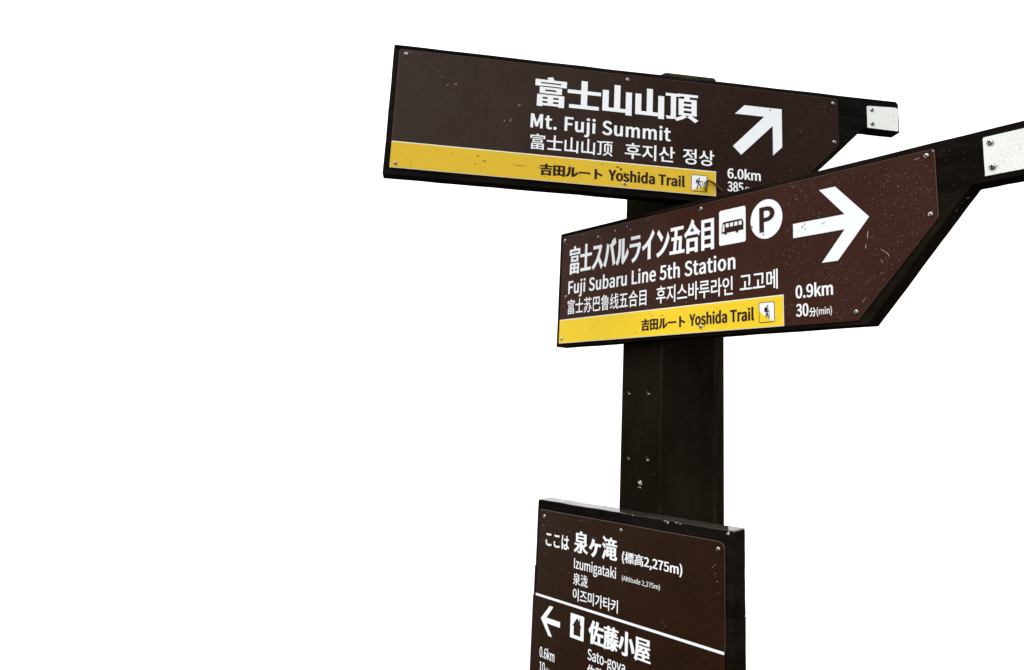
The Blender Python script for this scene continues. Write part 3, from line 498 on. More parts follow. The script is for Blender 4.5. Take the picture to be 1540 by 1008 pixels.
WEIGHT = {0: (8, 4), 1: (16, 9), 2: (31, 15), 3: (54, 22), 4: (62, 14), 5: (62, 28), 6: (52, 28)}

def text_mesh(txt, mode, u0, u1, vt, vb, y, mat, w, track=0):
    dx, dy = WEIGHT[w]
    X, Fs, x, k = [], [], 0., 0
    for ch in txt:
        adv, V, F = glyph(ch, dx, dy)
        if len(V):
            P = V.copy(); P[:, 0] += x
            X.append(P); Fs.append(F + k); k += len(P)
        x += adv + track
    P = np.concatenate(X); F = np.concatenate(Fs)
    used = np.unique(F); lo, hi = P[used].min(0), P[used].max(0)
    if mode == 'cap': ylo, yhi = -dy, 733 + dy
    else: ylo, yhi = lo[1], hi[1]
    U = u0 + (P[:, 0] - lo[0]) / (hi[0] - lo[0]) * (u1 - u0)
    W = vb + (P[:, 1] - ylo) / (yhi - ylo) * (vt - vb)
    me = bpy.data.meshes.new('lettering')
    me.from_pydata([(a, y, b) for a, b in zip(U.tolist(), W.tolist())], [], F.tolist())
    me.materials.append(mat)
    fix_normals(me)
    return me

def fix_normals(me):
    """flat print faces the reader (local -y)"""
    bm = bmesh.new(); bm.from_mesh(me)
    for f in bm.faces:
        f.normal_update()
        if f.normal.y > 0: f.normal_flip()
    bmesh.ops.delete(bm, geom=[f for f in bm.faces if f.calc_area() < 1e-12], context='FACES')
    bm.to_mesh(me); bm.free()

def flat(name, contours, y, mat, parent, label=None):
    V, F = fill([[(a * 1000, b * 1000) for a, b in c] for c in contours])
    me = bpy.data.meshes.new(name)
    me.from_pydata([(a / 1000, y, b / 1000) for a, b in V.tolist()], [], F.tolist())
    me.materials.append(mat); fix_normals(me)
    return mesh_obj(name, me, parent, label=label)

def rect(u0, v0, u1, v1, r=0., n=4):
    """outline of a (rounded) rectangle, counter-clockwise"""
    if u1 < u0: u0, u1 = u1, u0
    if v1 < v0: v0, v1 = v1, v0
    if r <= 0: return [(u0, v0), (u1, v0), (u1, v1), (u0, v1)]
    out = []
    for cx, cy, a0 in ((u1 - r, v0 + r, -90), (u1 - r, v1 - r, 0), (u0 + r, v1 - r, 90), (u0 + r, v0 + r, 180)):
        for i in range(n + 1):
            a = math.radians(a0 + 90 * i / n); out.append((cx + r * math.cos(a), cy + r * math.sin(a)))
    return out
def circ(u, v, r, n=48, rv=None): return [(u + r * math.cos(2 * PI * i / n), v + (rv or r) * math.sin(2 * PI * i / n)) for i in range(n)]
def hole(c): return c[::-1]
def stroke(pts, w):
    """thick polyline as one closed outline per segment"""
    out = []
    for (ax_, ay_), (bx_, by_) in zip(pts, pts[1:]):
        dx, dy = bx_ - ax_, by_ - ay_; l = math.hypot(dx, dy) or 1; nx, ny = -dy / l * w / 2, dx / l * w / 2
        out.append([(ax_ - nx, ay_ - ny), (bx_ - nx, by_ - ny), (bx_ + nx, by_ + ny), (ax_ + nx, ay_ + ny)])
    return out

# ------------------------------------------------------------------ solids
def slab(name, outline, y0, y1, mats, parent, bev=.002, edge_slot=None, label=None, wob=0., seg=2, kind=None):
    """outline (u, v) extruded from y0 (front) to y1 (back), edges eased"""
    bm = bmesh.new()
    if area(outline) < 0: outline = outline[::-1]
    f = bm.faces.new([bm.verts.new((a, y0, b)) for a, b in outline])
    r = bmesh.ops.extrude_face_region(bm, geom=[f])
    for v in r['geom']:
        if isinstance(v, bmesh.types.BMVert): v.co.y = y1
    bmesh.ops.recalc_face_normals(bm, faces=bm.faces[:])
    if bev:
        bmesh.ops.bevel(bm, geom=[e for e in bm.edges], offset=bev, segments=seg, profile=.6, affect='EDGES', clamp_overlap=True)
    if wob:
        rnd = random.Random(name + str(len(outline)))
        long_e = [e for e in bm.edges if e.calc_length() > .08]
        bmesh.ops.subdivide_edges(bm, edges=long_e, cuts=22, use_grid_fill=False)
        bmesh.ops.triangulate(bm, faces=[f for f in bm.faces if len(f.verts) > 4])
        for v in bm.verts:
            s = math.sin(v.co.x * 31.7 + v.co.y * 9) + .7 * math.sin(v.co.x * 83.1 + 1.3) + .5 * math.sin(v.co.x * 171. + v.co.z * 57)
            s2 = math.sin(v.co.z * 47.7 + v.co.x * 13) + .6 * math.sin(v.co.z * 131)
            v.co.z += s * wob; v.co.x += s2 * wob * .7
    if edge_slot is not None:
        for f in bm.faces:
            f.normal_update()
            if abs(f.normal.y) < .9: f.material_index = edge_slot
    return mesh_obj(name, from_bm(bm, name, mats), parent, label=label, kind=kind)

def screw_mesh(r=.0056):
    """round-headed cross screw, axis along -y"""
    bm = bmesh.new()
    n, prof = 16, [(1., 0.), (1., .16), (.93, .34), (.74, .50), (.45, .59), (.20, .62)]
    rings = []
    for rr, h in prof:
        rings.append([bm.verts.new((r * rr * math.cos(2 * PI * i / n), -h * r, r * rr * math.sin(2 * PI * i / n))) for i in range(n)])
    for a, b in zip(rings, rings[1:]):
        for i in range(n):
            bm.faces.new((a[i], a[(i + 1) % n], b[(i + 1) % n], b[i]))
    cap = bm.faces.new(rings[-1])
    bmesh.ops.recalc_face_normals(bm, faces=bm.faces[:])
    for f in bm.faces: f.smooth = True
    # cross recess: its shade painted as flat dark faces on the head
    for w, h in ((.17, .56), (.56, .17)):
        c = [(-w, -h), (w, -h), (w, h), (-w, h)]
        top = [bm.verts.new((r * a, -.635 * r - (.002 * r if w > h else 0), r * b)) for a, b in c]
        f = bm.faces.new(top); f.material_index = 1
        f.normal_update()
        if f.normal.y > 0: f.normal_flip()
    me = from_bm(bm, 'screw', [M['steel'], M['recess_shade']])
    return me
SCREW = screw_mesh(.0047); SCREW_BIG = screw_mesh(.0060)

def put_screws(parent, pts, y, me=None, seed=1):
    rnd = random.Random(seed)
    for u, v in pts:
        o = mesh_obj('screw', me or SCREW, parent, (u, y, v), (rnd.uniform(-.12, .12), rnd.uniform(0, 1.5), rnd.uniform(-.12, .12)))

DRY = []
def drops(parent, y, inside, n, seed, rmin=.0007, rmax=.0026, dens=None, avoid=()):
    """rain drops clinging to the sheet: shallow domes, a few drawn into short runs"""
    rnd = random.Random(seed); verts, faces = [], []
    k, tries = 0, 0
    while k < n and tries < n * 40:
        tries += 1
        u, v = rnd.uniform(-.0, 1.13), rnd.uniform(-.40, 0)
        if not inside(u, v) or any(a < u < b and c < v < d for a, b, c, d in avoid): continue
        if dens and rnd.random() > dens(u, v): continue
        r = rmin + (rmax - rmin) * rnd.random() ** 3.2
        st = 1. + (rnd.random() ** 6) * .6
        m = 8; b0 = len(verts)
        for h, q in ((0., 1.), (.36, .80), (.56, .42)):
            for i in range(m):
                a = 2 * PI * i / m
                zz = math.sin(a) * r * q * (st if math.sin(a) > 0 else 1.)
                verts.append((u + math.cos(a) * r * q, y - h * r, v + zz))
        verts.append((u, y - .62 * r, v))
        for s in (0, m):
            for i in range(m):
                j = (i + 1) % m
                faces.append((b0 + s + i, b0 + s + j, b0 + s + m + j, b0 + s + m + i))
        for i in range(m): faces.append((b0 + 2 * m + i, b0 + 2 * m + (i + 1) % m, b0 + 3 * m))
        faces.append(tuple(b0 + i for i in range(m - 1, -1, -1)))
        k += 1
    me = bpy.data.meshes.new('water_drops'); me.from_pydata(verts, [], faces)
    me.materials.append(M['water'])
    bm = bmesh.new(); bm.from_mesh(me); bmesh.ops.recalc_face_normals(bm, faces=bm.faces[:])
    for f in bm.faces: f.smooth = len(f.verts) < 5
    bm.to_mesh(me); bm.free()
    mesh_obj('water_drops', me, parent, kind='stuff', label='small rain drops clinging to the sheet')

def blotches(name, spots, y, mat, parent, seed=3, label=None):
    """irregular thin flakes: (u, v, size_u, size_v, tilt)"""
    rnd = random.Random(seed); bm = bmesh.new()
    for u, v, a, b, t in spots:
        n = 9; ring, top = [], []
        for i in range(n):
            an = 2 * PI * i / n; k = rnd.uniform(.55, 1.15)
            x, z = a * k * math.cos(an), b * k * math.sin(an)
            x, z = x * math.cos(t) - z * math.sin(t), x * math.sin(t) + z * math.cos(t)
            ring.append(bm.verts.new((u + x, y, v + z))); top.append(bm.verts.new((u + x * .8, y - .0004, v + z * .8)))
        for i in range(n): bm.faces.new((ring[i], ring[(i + 1) % n], top[(i + 1) % n], top[i]))
        bm.faces.new(top)
    bmesh.ops.recalc_face_normals(bm, faces=bm.faces[:])
    return mesh_obj(name, from_bm(bm, name, [mat]), parent, label=label, kind='stuff')

def letters(parent, rows):
    for txt, mode, u0, u1, vt, vb, mat, w, *tr in rows:
        y = -.0008 if mat == 'dark' else -.0004
        me = text_mesh(txt, mode, u0, u1, vt, vb, y, M[mat], w, *tr)
        col = 'black' if mat == 'dark' else 'white'
        big = {3: 'large bold ', 4: 'large bold ', 2: '', 1: 'small ', 6: '', 0: 'very small ', 5: 'bold '}[w]
        mesh_obj('lettering', me, parent, label='%s%s lettering reading %s' % (big, col, txt))

# ------------------------------------------------------------------ the post
def build_post():
    root = thing('signpost', 'tall black six-sided timber post with drilled holes carrying the three brown signs', 'post', (AX, AY, 0), YAW_A)
    # local x runs along the face that carries two of the signs, local -y is its outward side
    bm = bmesh.new(); ch = .003
    def ring(r, z): return [bm.verts.new((r * math.cos(math.radians(-90 + 30 + 60 * k)), r * math.sin(math.radians(-90 + 30 + 60 * k)), z)) for k in range(6)]
    zs = [-.5] + [-.1 + i * .12 for i in range(21)] + [POST_TOP - ch]
    rings = [ring(POST_R, z) for z in zs if z <= POST_TOP - ch] + [ring(POST_R - ch * .9, POST_TOP)]
    for a, b in zip(rings, rings[1:]):
        for i in range(6): bm.faces.new((a[i], a[(i + 1) % 6], b[(i + 1) % 6], b[i]))
    bm.faces.new(rings[-1]); bm.faces.new(rings[0][::-1])
    bmesh.ops.recalc_face_normals(bm, faces=bm.faces[:])
    vert_edges = [e for e in bm.edges if abs(e.verts[0].co.x - e.verts[1].co.x) < 1e-5 and abs(e.verts[0].co.y - e.verts[1].co.y) < 1e-5]
    bmesh.ops.bevel(bm, geom=vert_edges, offset=.0035, segments=2, profile=.5, affect='EDGES')
    bm.normal_update()
    for f in bm.faces:       # paler arrises: edge highlight put into the colour
        a = math.degrees(math.atan2(f.normal.y, f.normal.x)) % 60
        if abs(f.normal.z) < .2 and min(abs(a - 30), 60) > 6: f.material_index = 1
    me = from_bm(bm, 'shaft', [M['post'], M['arris']])
    shaft = mesh_obj('shaft', me, root)
    # four bolt holes and two nail holes drilled into the face between the signs
    bm = bmesh.new()
    holes = [(-.0405, 1.673, .0072), (.0262, 1.673, .0078), (-.0375, 1.517, .0068), (.0275, 1.5185, .0078)]
    small = [(.044, 1.56, .0022), (.008, 1.572, .0025), (.0505, 1.482, .0025), (.008, 1.728, .0025), (-.056, 1.59, .002)]
    for u, z, r in holes + small:
        depth = .03 if r > .005 else .012
        mtx = Matrix.Translation((u, -POST_A, z)) @ Matrix.Rotation(PI / 2 + .25, 4, 'X')
        bmesh.ops.create_cone(bm, cap_ends=True, segments=20, radius1=r, radius2=r, depth=depth * 2, matrix=mtx)
    bmesh.ops.recalc_face_normals(bm, faces=bm.faces[:])
    for f in bm.faces:
        if len(f.verts) > 4: f.material_index = 1  # hole floors near black: depth shade put into the colour
    cm = from_bm(bm, 'cutter', [M['drilled'], M['recess_shade']]); cut = bpy.data.objects.new('cutter', cm); link(cut, root)
    md = shaft.modifiers.new('b', 'BOOLEAN'); md.operation = 'DIFFERENCE'; md.object = cut; md.solver = 'EXACT'
    try: md.material_mode = 'TRANSFER'
    except Exception: pass
    C.view_layer.update()
    dg = C.evaluated_depsgraph_get()
    new = bpy.data.meshes.new_from_object(shaft.evaluated_get(dg))
    shaft.modifiers.clear(); shaft.data = new
    bpy.data.objects.remove(cut)
    blotches('hole_lip_light', [(u + .0006, z - r * .92, r * .68, .0016, .12) for u, z, r in holes], -POST_A, M['chip'], root, 14, 'pale flakes painting the light on the lower hole lips')  # light on the lower hole walls imitated by pale flakes
    # blobs of dried paint under the holes
    rnd = random.Random(5); bm = bmesh.new()
    for du, dz, r in ((0, 0, .0036), (.004, .0035, .0028), (-.004, .002, .0026), (.0055, -.002, .002), (-.0035, -.009, .0017), (.002, -.0095, .0019), (.001, .006, .002)):
        bmesh.ops.create_icosphere(bm, subdivisions=1, radius=r, matrix=Matrix.Translation((.0025 + du, -POST_A, 1.457 + dz)) @ Matrix.Diagonal((1, .35, rnd.uniform(.7, 1.1), 1)))
    mesh_obj('paint_spatter', from_bm(bm, 'paint_spatter', [M['splat']]), root, label='small spatter of dried white paint')
    return root
build_post()

# ------------------------------------------------------------------ shared sign furniture
TB = .038      # board thickness
PT = .003      # sheet thickness
def inside_arm(corner, end):
    def f(u, v):
        if not (.004 < u < corner - .004 and -.29 < v < -.004): return False
        return v > -.126 or u < end + (corner - end) * (v + .295) / .169 - .006
    return f

def icon_hiker(parent, u0, v0, u1, v1, hill, flip, yellow):
    r = .0035
    flat('symbol_border', [rect(u0, v0, u1, v1, r), hole(rect(u0 + .0012, v0 + .0012, u1 - .0012, v1 - .0012, r - .0008))], -.0010, M['dark'], parent)
    flat('symbol_field', [rect(u0 + .0014, v0 + .0014, u1 - .0014, v1 - .0014, r - .001)], -.0008, M['white'], parent, label='white rounded field with a hiking figure')
    w, h = u1 - u0, v1 - v0
    P = lambda a, b: (u0 + a * w, v0 + b * h)
    flat('symbol_hill', [[P(a, b) for a, b in hill]], -.0011, yellow, parent)
    X = (lambda a: a)
    if flip:   # standing walker with a stick
        parts = [circ(*P(.56, .80), .0020, 14), [P(a, b) for a, b in ((.37, .52), (.35, .62), (.40, .76), (.47, .76), (.46, .52))]]
        parts += [[P(a, b) for a, b in ((.46, .44), (.44, .66), (.50, .73), (.58, .72), (.59, .58), (.56, .44))]]
        parts += stroke([P(.57, .66), P(.60, .57), P(.67, .53)], .0020) + stroke([P(.50, .47), P(.46, .27)], .0026) + stroke([P(.53, .47), P(.58, .36), P(.60, .19)], .0026)
        parts += stroke([P(.66, .56), P(.68, .20)], .0009)
    else:      # climber leaning up the slope
        parts = [circ(*P(.50, .80), .0021, 14), [P(a, b) for a, b in ((.28, .50), (.31, .66), (.38, .76), (.42, .70), (.37, .50))]]
        parts += [[P(a, b) for a, b in ((.40, .40), (.41, .60), (.46, .70), (.54, .70), (.52, .55), (.49, .40))]]
        parts += stroke([P(.52, .67), P(.59, .61), P(.70, .60)], .0018) + stroke([P(.44, .42), P(.40, .28), P(.34, .17)], .0026) + stroke([P(.47, .44), P(.57, .42), P(.58, .28)], .0026)
        parts += stroke([P(.70, .62), P(.74, .30)], .0009)
    flat('symbol_figure', parts, -.0014, M['dark'], parent)

def arm_sign(root, boardmat, brown, yellow, corner, end, tail, stripe_u, bl, wob, seed, low):
    """finger-post arm: board with a narrow tail, enamelled sheet, film strip, reflective plate"""
    tl, tr_u, c_in = bl
    low_u, low_v = low
    out = [(-.0135, low_v), (low_u, low_v), (c_in[0], c_in[1]), (tr_u - .001, c_in[1]), (tr_u + .0005, c_in[1] + .003), (tr_u + .0005, .0065), (tr_u - .006, .0125), (-.0135, .0115)]
    board = slab('board', out, PT, PT + TB, [boardmat], root, .0022, wob=wob)
    po = [(0, -.295), (end, -.295), (corner, -.126), (corner, -.003), (corner - .003, 0), (.003, 0), (0, -.003)]
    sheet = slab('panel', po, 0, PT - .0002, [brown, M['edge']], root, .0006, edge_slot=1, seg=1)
    flat('stripe_border', [rect(0.0008, -.2945, stripe_u, -.2305)], -.0002, M['cream'], sheet)
    flat('stripe', [rect(0.0008, -.2932, stripe_u - .0016, -.2328)], -.0005, yellow, sheet)
    return board, sheet

# ------------------------------------------------------------------ upper sign
def upper_sign():
    root = thing('direction_sign', 'topmost brown arm sign to Mt. Fuji Summit with diagonal white arrow and yellow strip', 'sign', O_UP, YAW_B, 'brown trail signs on the post')
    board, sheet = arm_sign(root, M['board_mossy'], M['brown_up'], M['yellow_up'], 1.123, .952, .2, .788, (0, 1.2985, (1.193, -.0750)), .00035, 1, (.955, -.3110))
    letters(sheet, [
        ("富士山山頂", 'ink', .3273, .7418, -.0292, -.1091, 'white', 3),
        ("Mt. Fuji Summit", 'cap', .3203, .6706, -.1279, -.1637, 'white', 2, 46),
        ("富士山山顶", 'ink', .3217, .5240, -.1780, -.2185, 'white', 1),
        ("후지산", 'ink', .5546, .6816, -.1780, -.2190, 'white', 1),
        ("정상", 'ink', .7020, .7839, -.1778, -.2185, 'white', 1),
        ("吉田ルート", 'ink', .3478, .5008, -.2514, -.2806, 'dark', 5),
        ("Yoshida Trail", 'cap', .5147, .7084, -.2515, -.2785, 'dark', 6, 24),
        ("6.0km", 'cap', .8182, .9060, -.2190, -.2448, 'white', 2),
        ("385", 'cap', .8180, .8598, -.2533, -.2786, 'white', 2),
        ("分", 'ink', .8625, .8775, -.2626, -.2807, 'white', 2),
        ("(min)", 'ink', .8790, .9121, -.2628, -.2815, 'white', 1)])
    flat('arrow', [[(.8642, -.0465), (.9655, -.0465), (.9650, -.1495), (.9399, -.1736), (.9402, -.0943), (.8546, -.1803), (.8330, -.1590), (.9175, -.0719), (.8387, -.0720)]][::-1], -.0004, M['white'], sheet, 'white arrow pointing diagonally up to the right')
    icon_hiker(sheet, .7238, -.2868, .7650, -.2440, [(.04, .04), (.96, .04), (.96, .42), (.78, .33), (.55, .26), (.30, .16), (.12, .09)], False, M['yellow_up'])
    plate = slab('reflector_plate', [(1.2060, -.0700), (1.2950, -.0712), (1.2965, -.0075), (1.2880, -.0050), (1.2420, -.0070), (1.2100, -.0088), (1.2066, -.0110)], PT - .0012, PT, [M['plate']], root, .0003, seg=1, label='small pale grey reflective plate on the arm tip')
    put_screws(plate, [(1.2205, -.0185), (1.2203, -.0572)], PT - .0012, SCREW_BIG, 5)
    put_screws(sheet, [(.0157, -.0118), (.0138, -.2835), (.5567, -.0130), (.5566, -.2833), (1.1088, -.0138), (1.1090, -.1205)], 0, None, 2)
    blotches('chipped_spots', [(.137, -.0745, .0045, .0030, .3), (.118, -.0795, .0030, .0022, .1), (.2575, -.1545, .0022, .0035, -.2), (.2720, -.1520, .0018, .0045, -.4), (.291, -.1105, .0050, .0028, .7), (.104, -.060, .0022, .0015, 0.), (.028, -.0065, .012, .0008, .02), (.050, -.008, .010, .0007, 0)], 0, M['chip_rim'], sheet, 3, 'small chips in the brown enamel')
    blotches('dirt_specks', [(.2, -.248, .006, .0012, -.3), (.216, -.259, .0065, .0014, -.4), (.196, -.268, .003, .001, .2), (.30, -.262, .018, .0006, -.05), (.546, -.2485, .0040, .0035, .3), (.5535, -.2585, .0035, .0028, .6), (.5375, -.243, .0055, .0022, -.2), (.934, -.052, .0022, .0035, .2), (.905, -.049, .0018, .001, .2), (.5, -.24, .002, .001, 0), (.444, -.27, .002, .001, 0), (.345, -.262, .003, .001, 0)], -.0006, M['chip_dark'], sheet, 4, 'brown specks of dirt')
    drops(sheet, -.0005, lambda u, v: .02 < u < .78 and -.290 < v < -.236, 130, 12, .0007, .0017)
    drops(sheet, -.00005, inside_arm(1.12, .95), 620, 11, .0006, .0021, lambda u, v: .35 + .65 * (u > .75), avoid=((.32, .745, -.22, -.025), (0, .79, -.30, -.228), (.83, .97, -.18, -.045)))
    return root

# ------------------------------------------------------------------ middle sign
def middle_sign():
    root = thing('direction_sign', 'middle brown arm sign with bus and parking symbols and white arrow pointing right', 'sign', O_MID, YAW_A, 'brown trail signs on the post')
    board, sheet = arm_sign(root, M['board'], M['brown_mid'], M['yellow_mid'], 1.037, .878, .2, .7175, (0, 1.2005, (1.0950, -.0795)), .00030, 2, (.8965, -.3030))
    letters(sheet, [
        ("富士スバルライン五合目", 'ink', .0327, .5376, -.0304, -.1104, 'white', 4),
        ("Fuji Subaru Line 5th Station", 'cap', .0324, .5966, -.1282, -.1629, 'white', 2, 34),
        ("富士苏巴鲁线五合目", 'ink', .0323, .3292, -.1780, -.2190, 'white', 1),
        ("후지스바루라인", 'ink', .3618, .5895, -.1773, -.2188, 'white', 1),
        ("고고메", 'ink', .6081, .7043, -.1755, -.2170, 'white', 1),
        ("吉田ルート", 'ink', .3133, .4540, -.2517, -.2804, 'dark', 5),
        ("Yoshida Trail", 'cap', .4658, .6448, -.2515, -.2778, 'dark', 6, 24),
        ("0.9km", 'cap', .7458, .8289, -.2160, -.2418, 'white', 2),
        ("30", 'cap', .7457, .7744, -.2535, -.2782, 'white', 2),
        ("分", 'ink', .7759, .7909, -.2626, -.2807, 'white', 2),
        ("(min)", 'ink', .7921, .8252, -.2628, -.2815, 'white', 1)])
    flat('arrow', [[(.8051, -.0294), (.8406, -.0294), (.9089, -.1022), (.8415, -.1771), (.8068, -.1771), (.8580, -.1180), (.7431, -.1180), (.7431, -.0884), (.8588, -.0884)]], -.0004, M['white'], sheet, 'white arrow pointing right')
    # bus symbol: white square with a bus knocked out in brown
    sq = flat('bus_symbol', [rect(.5520, -.1062, .6248, -.0266, .005)], -.0004, M['white'], sheet, 'white square carrying a brown bus')
    def P(x, y): return x, y
    body = [(.5590, -.0800), (.5605, -.0640), (.5625, -.0560), (.5655, -.0540), (.6125, -.0540), (.6165, -.0560), (.6190, -.0610), (.6190, -.0790), (.6140, -.0790), (.5600, -.0800)]
    wins = [[(.5612, -.0765), (.5628, -.0600), (.5672, -.0585), (.5672, -.0755)]]
    for k in range(4):
        a = .5705 + k * .0118
        wins.append(rect(a, -.0672, a + .0088, -.0580, .001 if k < 3 else .0018, 2))
    flat('bus_body', [body[::-1] if area(body) < 0 else body] + [hole(w) if area(w) > 0 else w for w in wins] + [circ(.5705, -.0800, .0036, 18), circ(.6015, -.0800, .0036, 18)], -.0008, M['icon_dark'], sq)
    disc = flat('parking_symbol', [circ(.6780, -.0662, .0402, 64, .0424)], -.0004, M['white'], sheet, 'white disc carrying a brown letter P')
    r0 = [(.6605, -.0392), (.6790, -.0392)] + [(.6790 + .0205 * math.sin(t), -.0556 + .0164 * math.cos(t)) for t in [PI * k / 12 for k in range(1, 12)]] + [(.6790, -.0720), (.6722, -.0720), (.6722, -.0940), (.6605, -.0940)]
    bowl = [(.6722, -.0482), (.6785, -.0482)] + [(.6785 + .0092 * math.sin(t), -.0556 + .0074 * math.cos(t)) for t in [PI * k / 8 for k in range(1, 8)]] + [(.6785, -.0630), (.6722, -.0630)]
    flat('letter_p', [r0[::-1], bowl], -.0008, M['icon_dark'], disc, 'brown letter P')
    icon_hiker(sheet, .6570, -.2846, .6958, -.2422, [(.04, .04), (.80, .04), (.86, .10), (.60, .20), (.44, .30), (.22, .42), (.12, .54), (.04, .55)], True, M['yellow_mid'])
    plate = slab('reflector_plate', [(1.1178, -.0690), (1.1970, -.0700), (1.1975, -.0015), (1.1200, -.0010), (1.1184, -.0030)], PT - .0012, PT, [M['plate']], root, .0003, seg=1, label='pale grey reflective plate on the arm tip')
    put_screws(plate, [(1.1300, -.0125), (1.1308, -.0555)], PT - .0012, SCREW_BIG, 9)
    put_screws(sheet, [(.0105, -.0109), (.0123, -.2831), (.4991, -.0109), (.4994, -.2815), (1.0228, -.0105), (1.0237, -.1186), (.8755, -.2789)], 0, None, 3)
    blotches('scratches', [(.9040, -.1380, .0008, .0075, .06), (.8995, -.1580, .0008, .0055, -.25), (.905, -.132, .0005, .004, 0.), (.935, -.172, .010, .0004, -.7), (.943, -.180, .007, .0004, -1.1), (.93, -.19, .0004, .006, .5), (.892, -.258, .0004, .008, -.6), (1.005, -.012, .008, .0006, .1), (1.0345, -.004, .0022, .0014, 0)], 0, M['chip'], sheet, 6, 'pale scratches in the brown enamel')
    blotches('dirt_specks', [(.765, -.098, .0018, .0028, .2), (.7705, -.093, .0007, .004, -.3), (.772, -.104, .0018, .0014, 0), (.757, -.104, .001, .001, 0), (.812, -.098, .006, .0005, .3), (.6705, -.0985, .0018, .0022, 0), (.6650, -.0905, .003, .0015, 0), (.6415, -.078, .0016, .003, 0), (.245, -.243, .001, .0008, 0), (.35, -.245, .002, .001, 0), (.38, -.247, .0015, .0015, .0), (.32, -.272, .002, .001, 0), (.295, -.282, .0016, .002, 0), (.51, -.281, .0005, .008, -.5), (.503, -.288, .004, .0004, -.1), (.14, -.26, .001, .001, 0), (.69, -.243, .0022, .001, 0)], -.0009, M['chip_dark'], sheet, 7, 'brown specks of dirt')
    drops(sheet, -.0005, lambda u, v: .02 < u < .71 and -.290 < v < -.236, 150, 22, .0007, .0018)
    drops(sheet, -.00005, inside_arm(1.034, .878), 820, 21, .0009, .0026, lambda u, v: .10 + .90 * (u > .72), avoid=((.03, .545, -.22, -.028), (0, .72, -.30, -.228), (.55, .72, -.11, -.02), (.74, .86, -.122, -.084), (.805, .91, -.18, -.028), (.74, .83, -.285, -.21)))
    # beads on the bare part of the board
    drops(board, PT, lambda u, v: 1.045 < u < 1.11 and -.075 < v < .004 or (1.0 < u < 1.09 and -.13 < v < -.07 and v > -.19 + (u - 1.0) * .9), 70, 25, .0007, .0022)
    return root

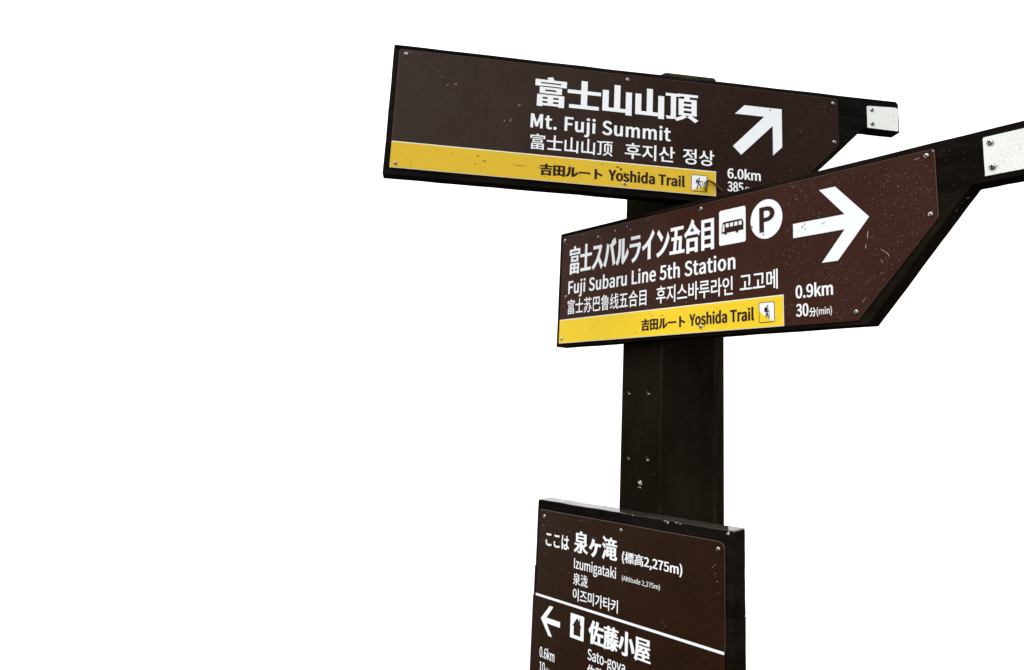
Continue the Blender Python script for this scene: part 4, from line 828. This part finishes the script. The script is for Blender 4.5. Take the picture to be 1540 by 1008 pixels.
# ------------------------------------------------------------------ lower sign
def lower_sign():
    root = thing('information_sign', 'lowest brown sign board at Izumigataki with small left arrow and white house symbol', 'sign', O_LOW, YAW_A, 'brown trail signs on the post')
    w = .6355
    up_plank = slab('plank', [(-.0125, -.1408), (w, -.1408), (w, .0225), (w - .0035, .0240), (-.0085, .0240), (-.0125, .0200)], PT, PT + TB, [M['board_worn']], root, .0022, wob=.0004, label='upper plank with a worn wet top edge')
    for v in up_plank.data.vertices:      # the weathered top edge falls a little towards the front
        if v.co.z > .012: v.co.z += (v.co.y - PT) / TB * .0040 - .0005
    slab('plank', [(-.0130, -.86), (w + .0004, -.86), (w + .0004, -.1410), (-.0130, -.1410)], PT - .0014, PT + TB, [M['board_plain']], root, .0012, wob=.0003)
    # upper sheet with rounded right corner
    R_ = .016
    arc = [(.6160 - R_ + R_ * math.cos(t), -R_ + R_ * math.sin(t)) for t in [PI / 2 * k / 6 for k in range(7)]]
    up = slab('panel', [(0, -.2098), (.6160, -.2098)] + arc + [(.006, 0), (.0015, -.0015), (0, -.006)], -.0004, PT - .0018, [M['brown_low'], M['edge']], root, .0006, edge_slot=1, seg=1)
    lo = slab('panel', [(-.0122, -.80), (.6160, -.80), (.6160, -.2102), (.0, -.2102), (-.0122, -.2125)], -.0012, PT - .0018, [M['brown_low'], M['brown_low']], root, .0006, edge_slot=1, seg=1)
    letters(up, [
        ("ここは", 'ink', .0315, .1254, -.0528, -.0865, 'white', 2),
        ("泉ヶ滝", 'ink', .1443, .3000, -.0340, -.0880, 'white', 3),
        ("(標高2,275m)", 'ink', .3159, .5019, -.0588, -.0870, 'white', 2),
        ("Izumigataki", 'cap', .1469, .2977, -.1000, -.1233, 'white', 1),
        ("泉泷", 'ink', .1455, .1998, -.1333, -.1608, 'white', 1),
        ("이즈미가타키", 'ink', .1463, .3064, -.1680, -.1968, 'white', 1),
        ("(Altitude 2,275m)", 'ink', .3175, .4374, -.1112, -.1250, 'white', 0)])
    for o in [c for c in up.children]: o.location.y -= .0004
    fl = flat('divider_line', [rect(.0010, -.2118, .6150, -.2062)], -.0020, M['white'], lo, 'long white dividing line')
    letters(lo, [
        ("佐藤小屋", 'ink', .2090, .4130, -.2267, -.2812, 'white', 3),
        ("Sato-goya", 'cap', .2083, .3353, -.2920, -.3156, 'white', 1),
        ("佐藤小屋", 'ink', .2085, .3190, -.3245, -.3520, 'white', 1),
        ("0.6km", 'cap', .0270, .0862, -.3282, -.3517, 'white', 1),
        ("10", 'cap', .0282, .0500, -.3617, -.3850, 'white', 1),
        ("分", 'ink', .0525, .0640, -.3700, -.3860, 'white', 1),
        ("(min)", 'ink', .0650, .0900, -.3700, -.3870, 'white', 0)])
    for o in [c for c in lo.children if c.name.startswith('lettering')]: o.location.y -= .0012
    flat('arrow', [[(.0595, -.2269), (.0744, -.2270), (.0486, -.2565), (.1028, -.2562), (.1026, -.2692), (.0500, -.2692), (.0733, -.2967), (.0590, -.2967), (.0259, -.2618)]], -.0016, M['white'], lo, 'small white arrow pointing left')
    hs = flat('hut_symbol', [rect(.1420, -.2812, .1922, -.2266, .0012, 2)], -.0016, M['white'], lo, 'white square carrying a brown house')
    h = [(.1555, -.2730), (.1802, -.2730), (.1802, -.2532), (.1838, -.2532), (.1782, -.2462), (.1782, -.2345), (.1748, -.2345), (.1748, -.2415), (.1672, -.2335), (.1505, -.2532), (.1555, -.2532)]
    flat('hut_shape', [h], -.0020, M['icon_dark'], hs)
    put_screws(up, [(.0225, -.0160), (.3115, -.0148), (.5996, -.0150)], -.0004, None, 13)
    blotches('edge_chips', [(.455, .0195, .0045, .0032, .1), (.447, .0215, .006, .0016, .0), (.480, .0220, .005, .0014, 0), (.492, .0205, .004, .0010, 0), (.345, .0222, .003, .0012, 0)], PT, M['raw'], root, 8, 'worn spots of bare timber on the top edge')
    blotches('corner_gouge', [(.6225, .0185, .0035, .0055, -.6)], PT, M['chip'], root, 9, 'pale gouge at the board corner')
    blotches('scratches', [(.590, -.0485, .0080, .0006, .75), (.584, -.0525, .0050, .0006, .7), (.597, -.078, .002, .0014, 0), (.5915, -.064, .0016, .0016, 0), (.445, -.186, .0014, .0016, 0), (.455, -.192, .0020, .0010, 0), (.33, -.102, .0016, .0020, 0), (.215, -.044, .0018, .0018, 0), (.224, -.0435, .0014, .0018, 0), (.522, -.207, .004, .001, 0), (.60, -.10, .0014, .0014, 0), (.425, -.245, .0006, .009, .4)], -.0006, M['chip_rim'], up, 10, 'small scratches in the brown enamel')
    drops(up, -.00045, lambda u, v: .004 < u < .61 and -.205 < v < -.004, 160, 31, .0005, .0014)
    return root

M['chip_rim'] = plain_mat('dulled enamel chip', (.16, .115, .085), .5, spec=.3)
upper_sign(); middle_sign(); lower_sign()

# ------------------------------------------------------------------ dry weed caught on the upper sign
def build_twig():
    root = thing('dead_twig', 'small dry brown weed stalk lying across the yellow strip beside the upper hiker symbol', 'twig', TWIG_O, YAW_B)
    rnd = random.Random(8)
    bm = bmesh.new()
    def tube(pts, r0, r1):
        n = 6; prev = None
        for k, p in enumerate(pts):
            t = k / (len(pts) - 1); r = r0 + (r1 - r0) * t
            ring = [bm.verts.new((p[0] + r * .3 * math.cos(a), p[1] + r * math.sin(a), p[2] + r * math.cos(a))) for a in [2 * PI * i / n for i in range(n)]]
            if prev:
                for i in range(n): bm.faces.new((prev[i], prev[(i + 1) % n], ring[(i + 1) % n], ring[i]))
            prev = ring
    tube([(.034, 0, -.020), (.022, -.002, -.010), (.010, -.004, -.002), (.000, -.005, .001), (-.008, -.005, .001)], .0034, .0020)
    tube([(-.008, -.005, 0), (-.010, -.006, -.008), (-.0085, -.005, -.018), (-.007, -.004, -.026)], .0009, .0005)
    tube([(.002, -.004, -.001), (-.004, -.006, .006), (-.008, -.006, .008)], .0008, .0004)
    bmesh.ops.recalc_face_normals(bm, faces=bm.faces[:])
    mesh_obj('stalk', from_bm(bm, 'stalk', [M['twig']]), root)
    bm = bmesh.new()
    for k in range(46):
        t = rnd.random(); x, z = (-.0085 + rnd.gauss(0, .0026), -.024 * t + rnd.gauss(.001, .0015))
        bmesh.ops.create_icosphere(bm, subdivisions=1, radius=rnd.uniform(.0006, .0016), matrix=Matrix.Translation((x, -.005 + rnd.uniform(-.002, .002), z)) @ Matrix.Rotation(rnd.uniform(0, 3), 4, 'Y') @ Matrix.Diagonal((.7, .7, 2.2, 1)))
    mesh_obj('seed_head', from_bm(bm, 'seed_head', [M['twig']]), root, kind='stuff')
build_twig()
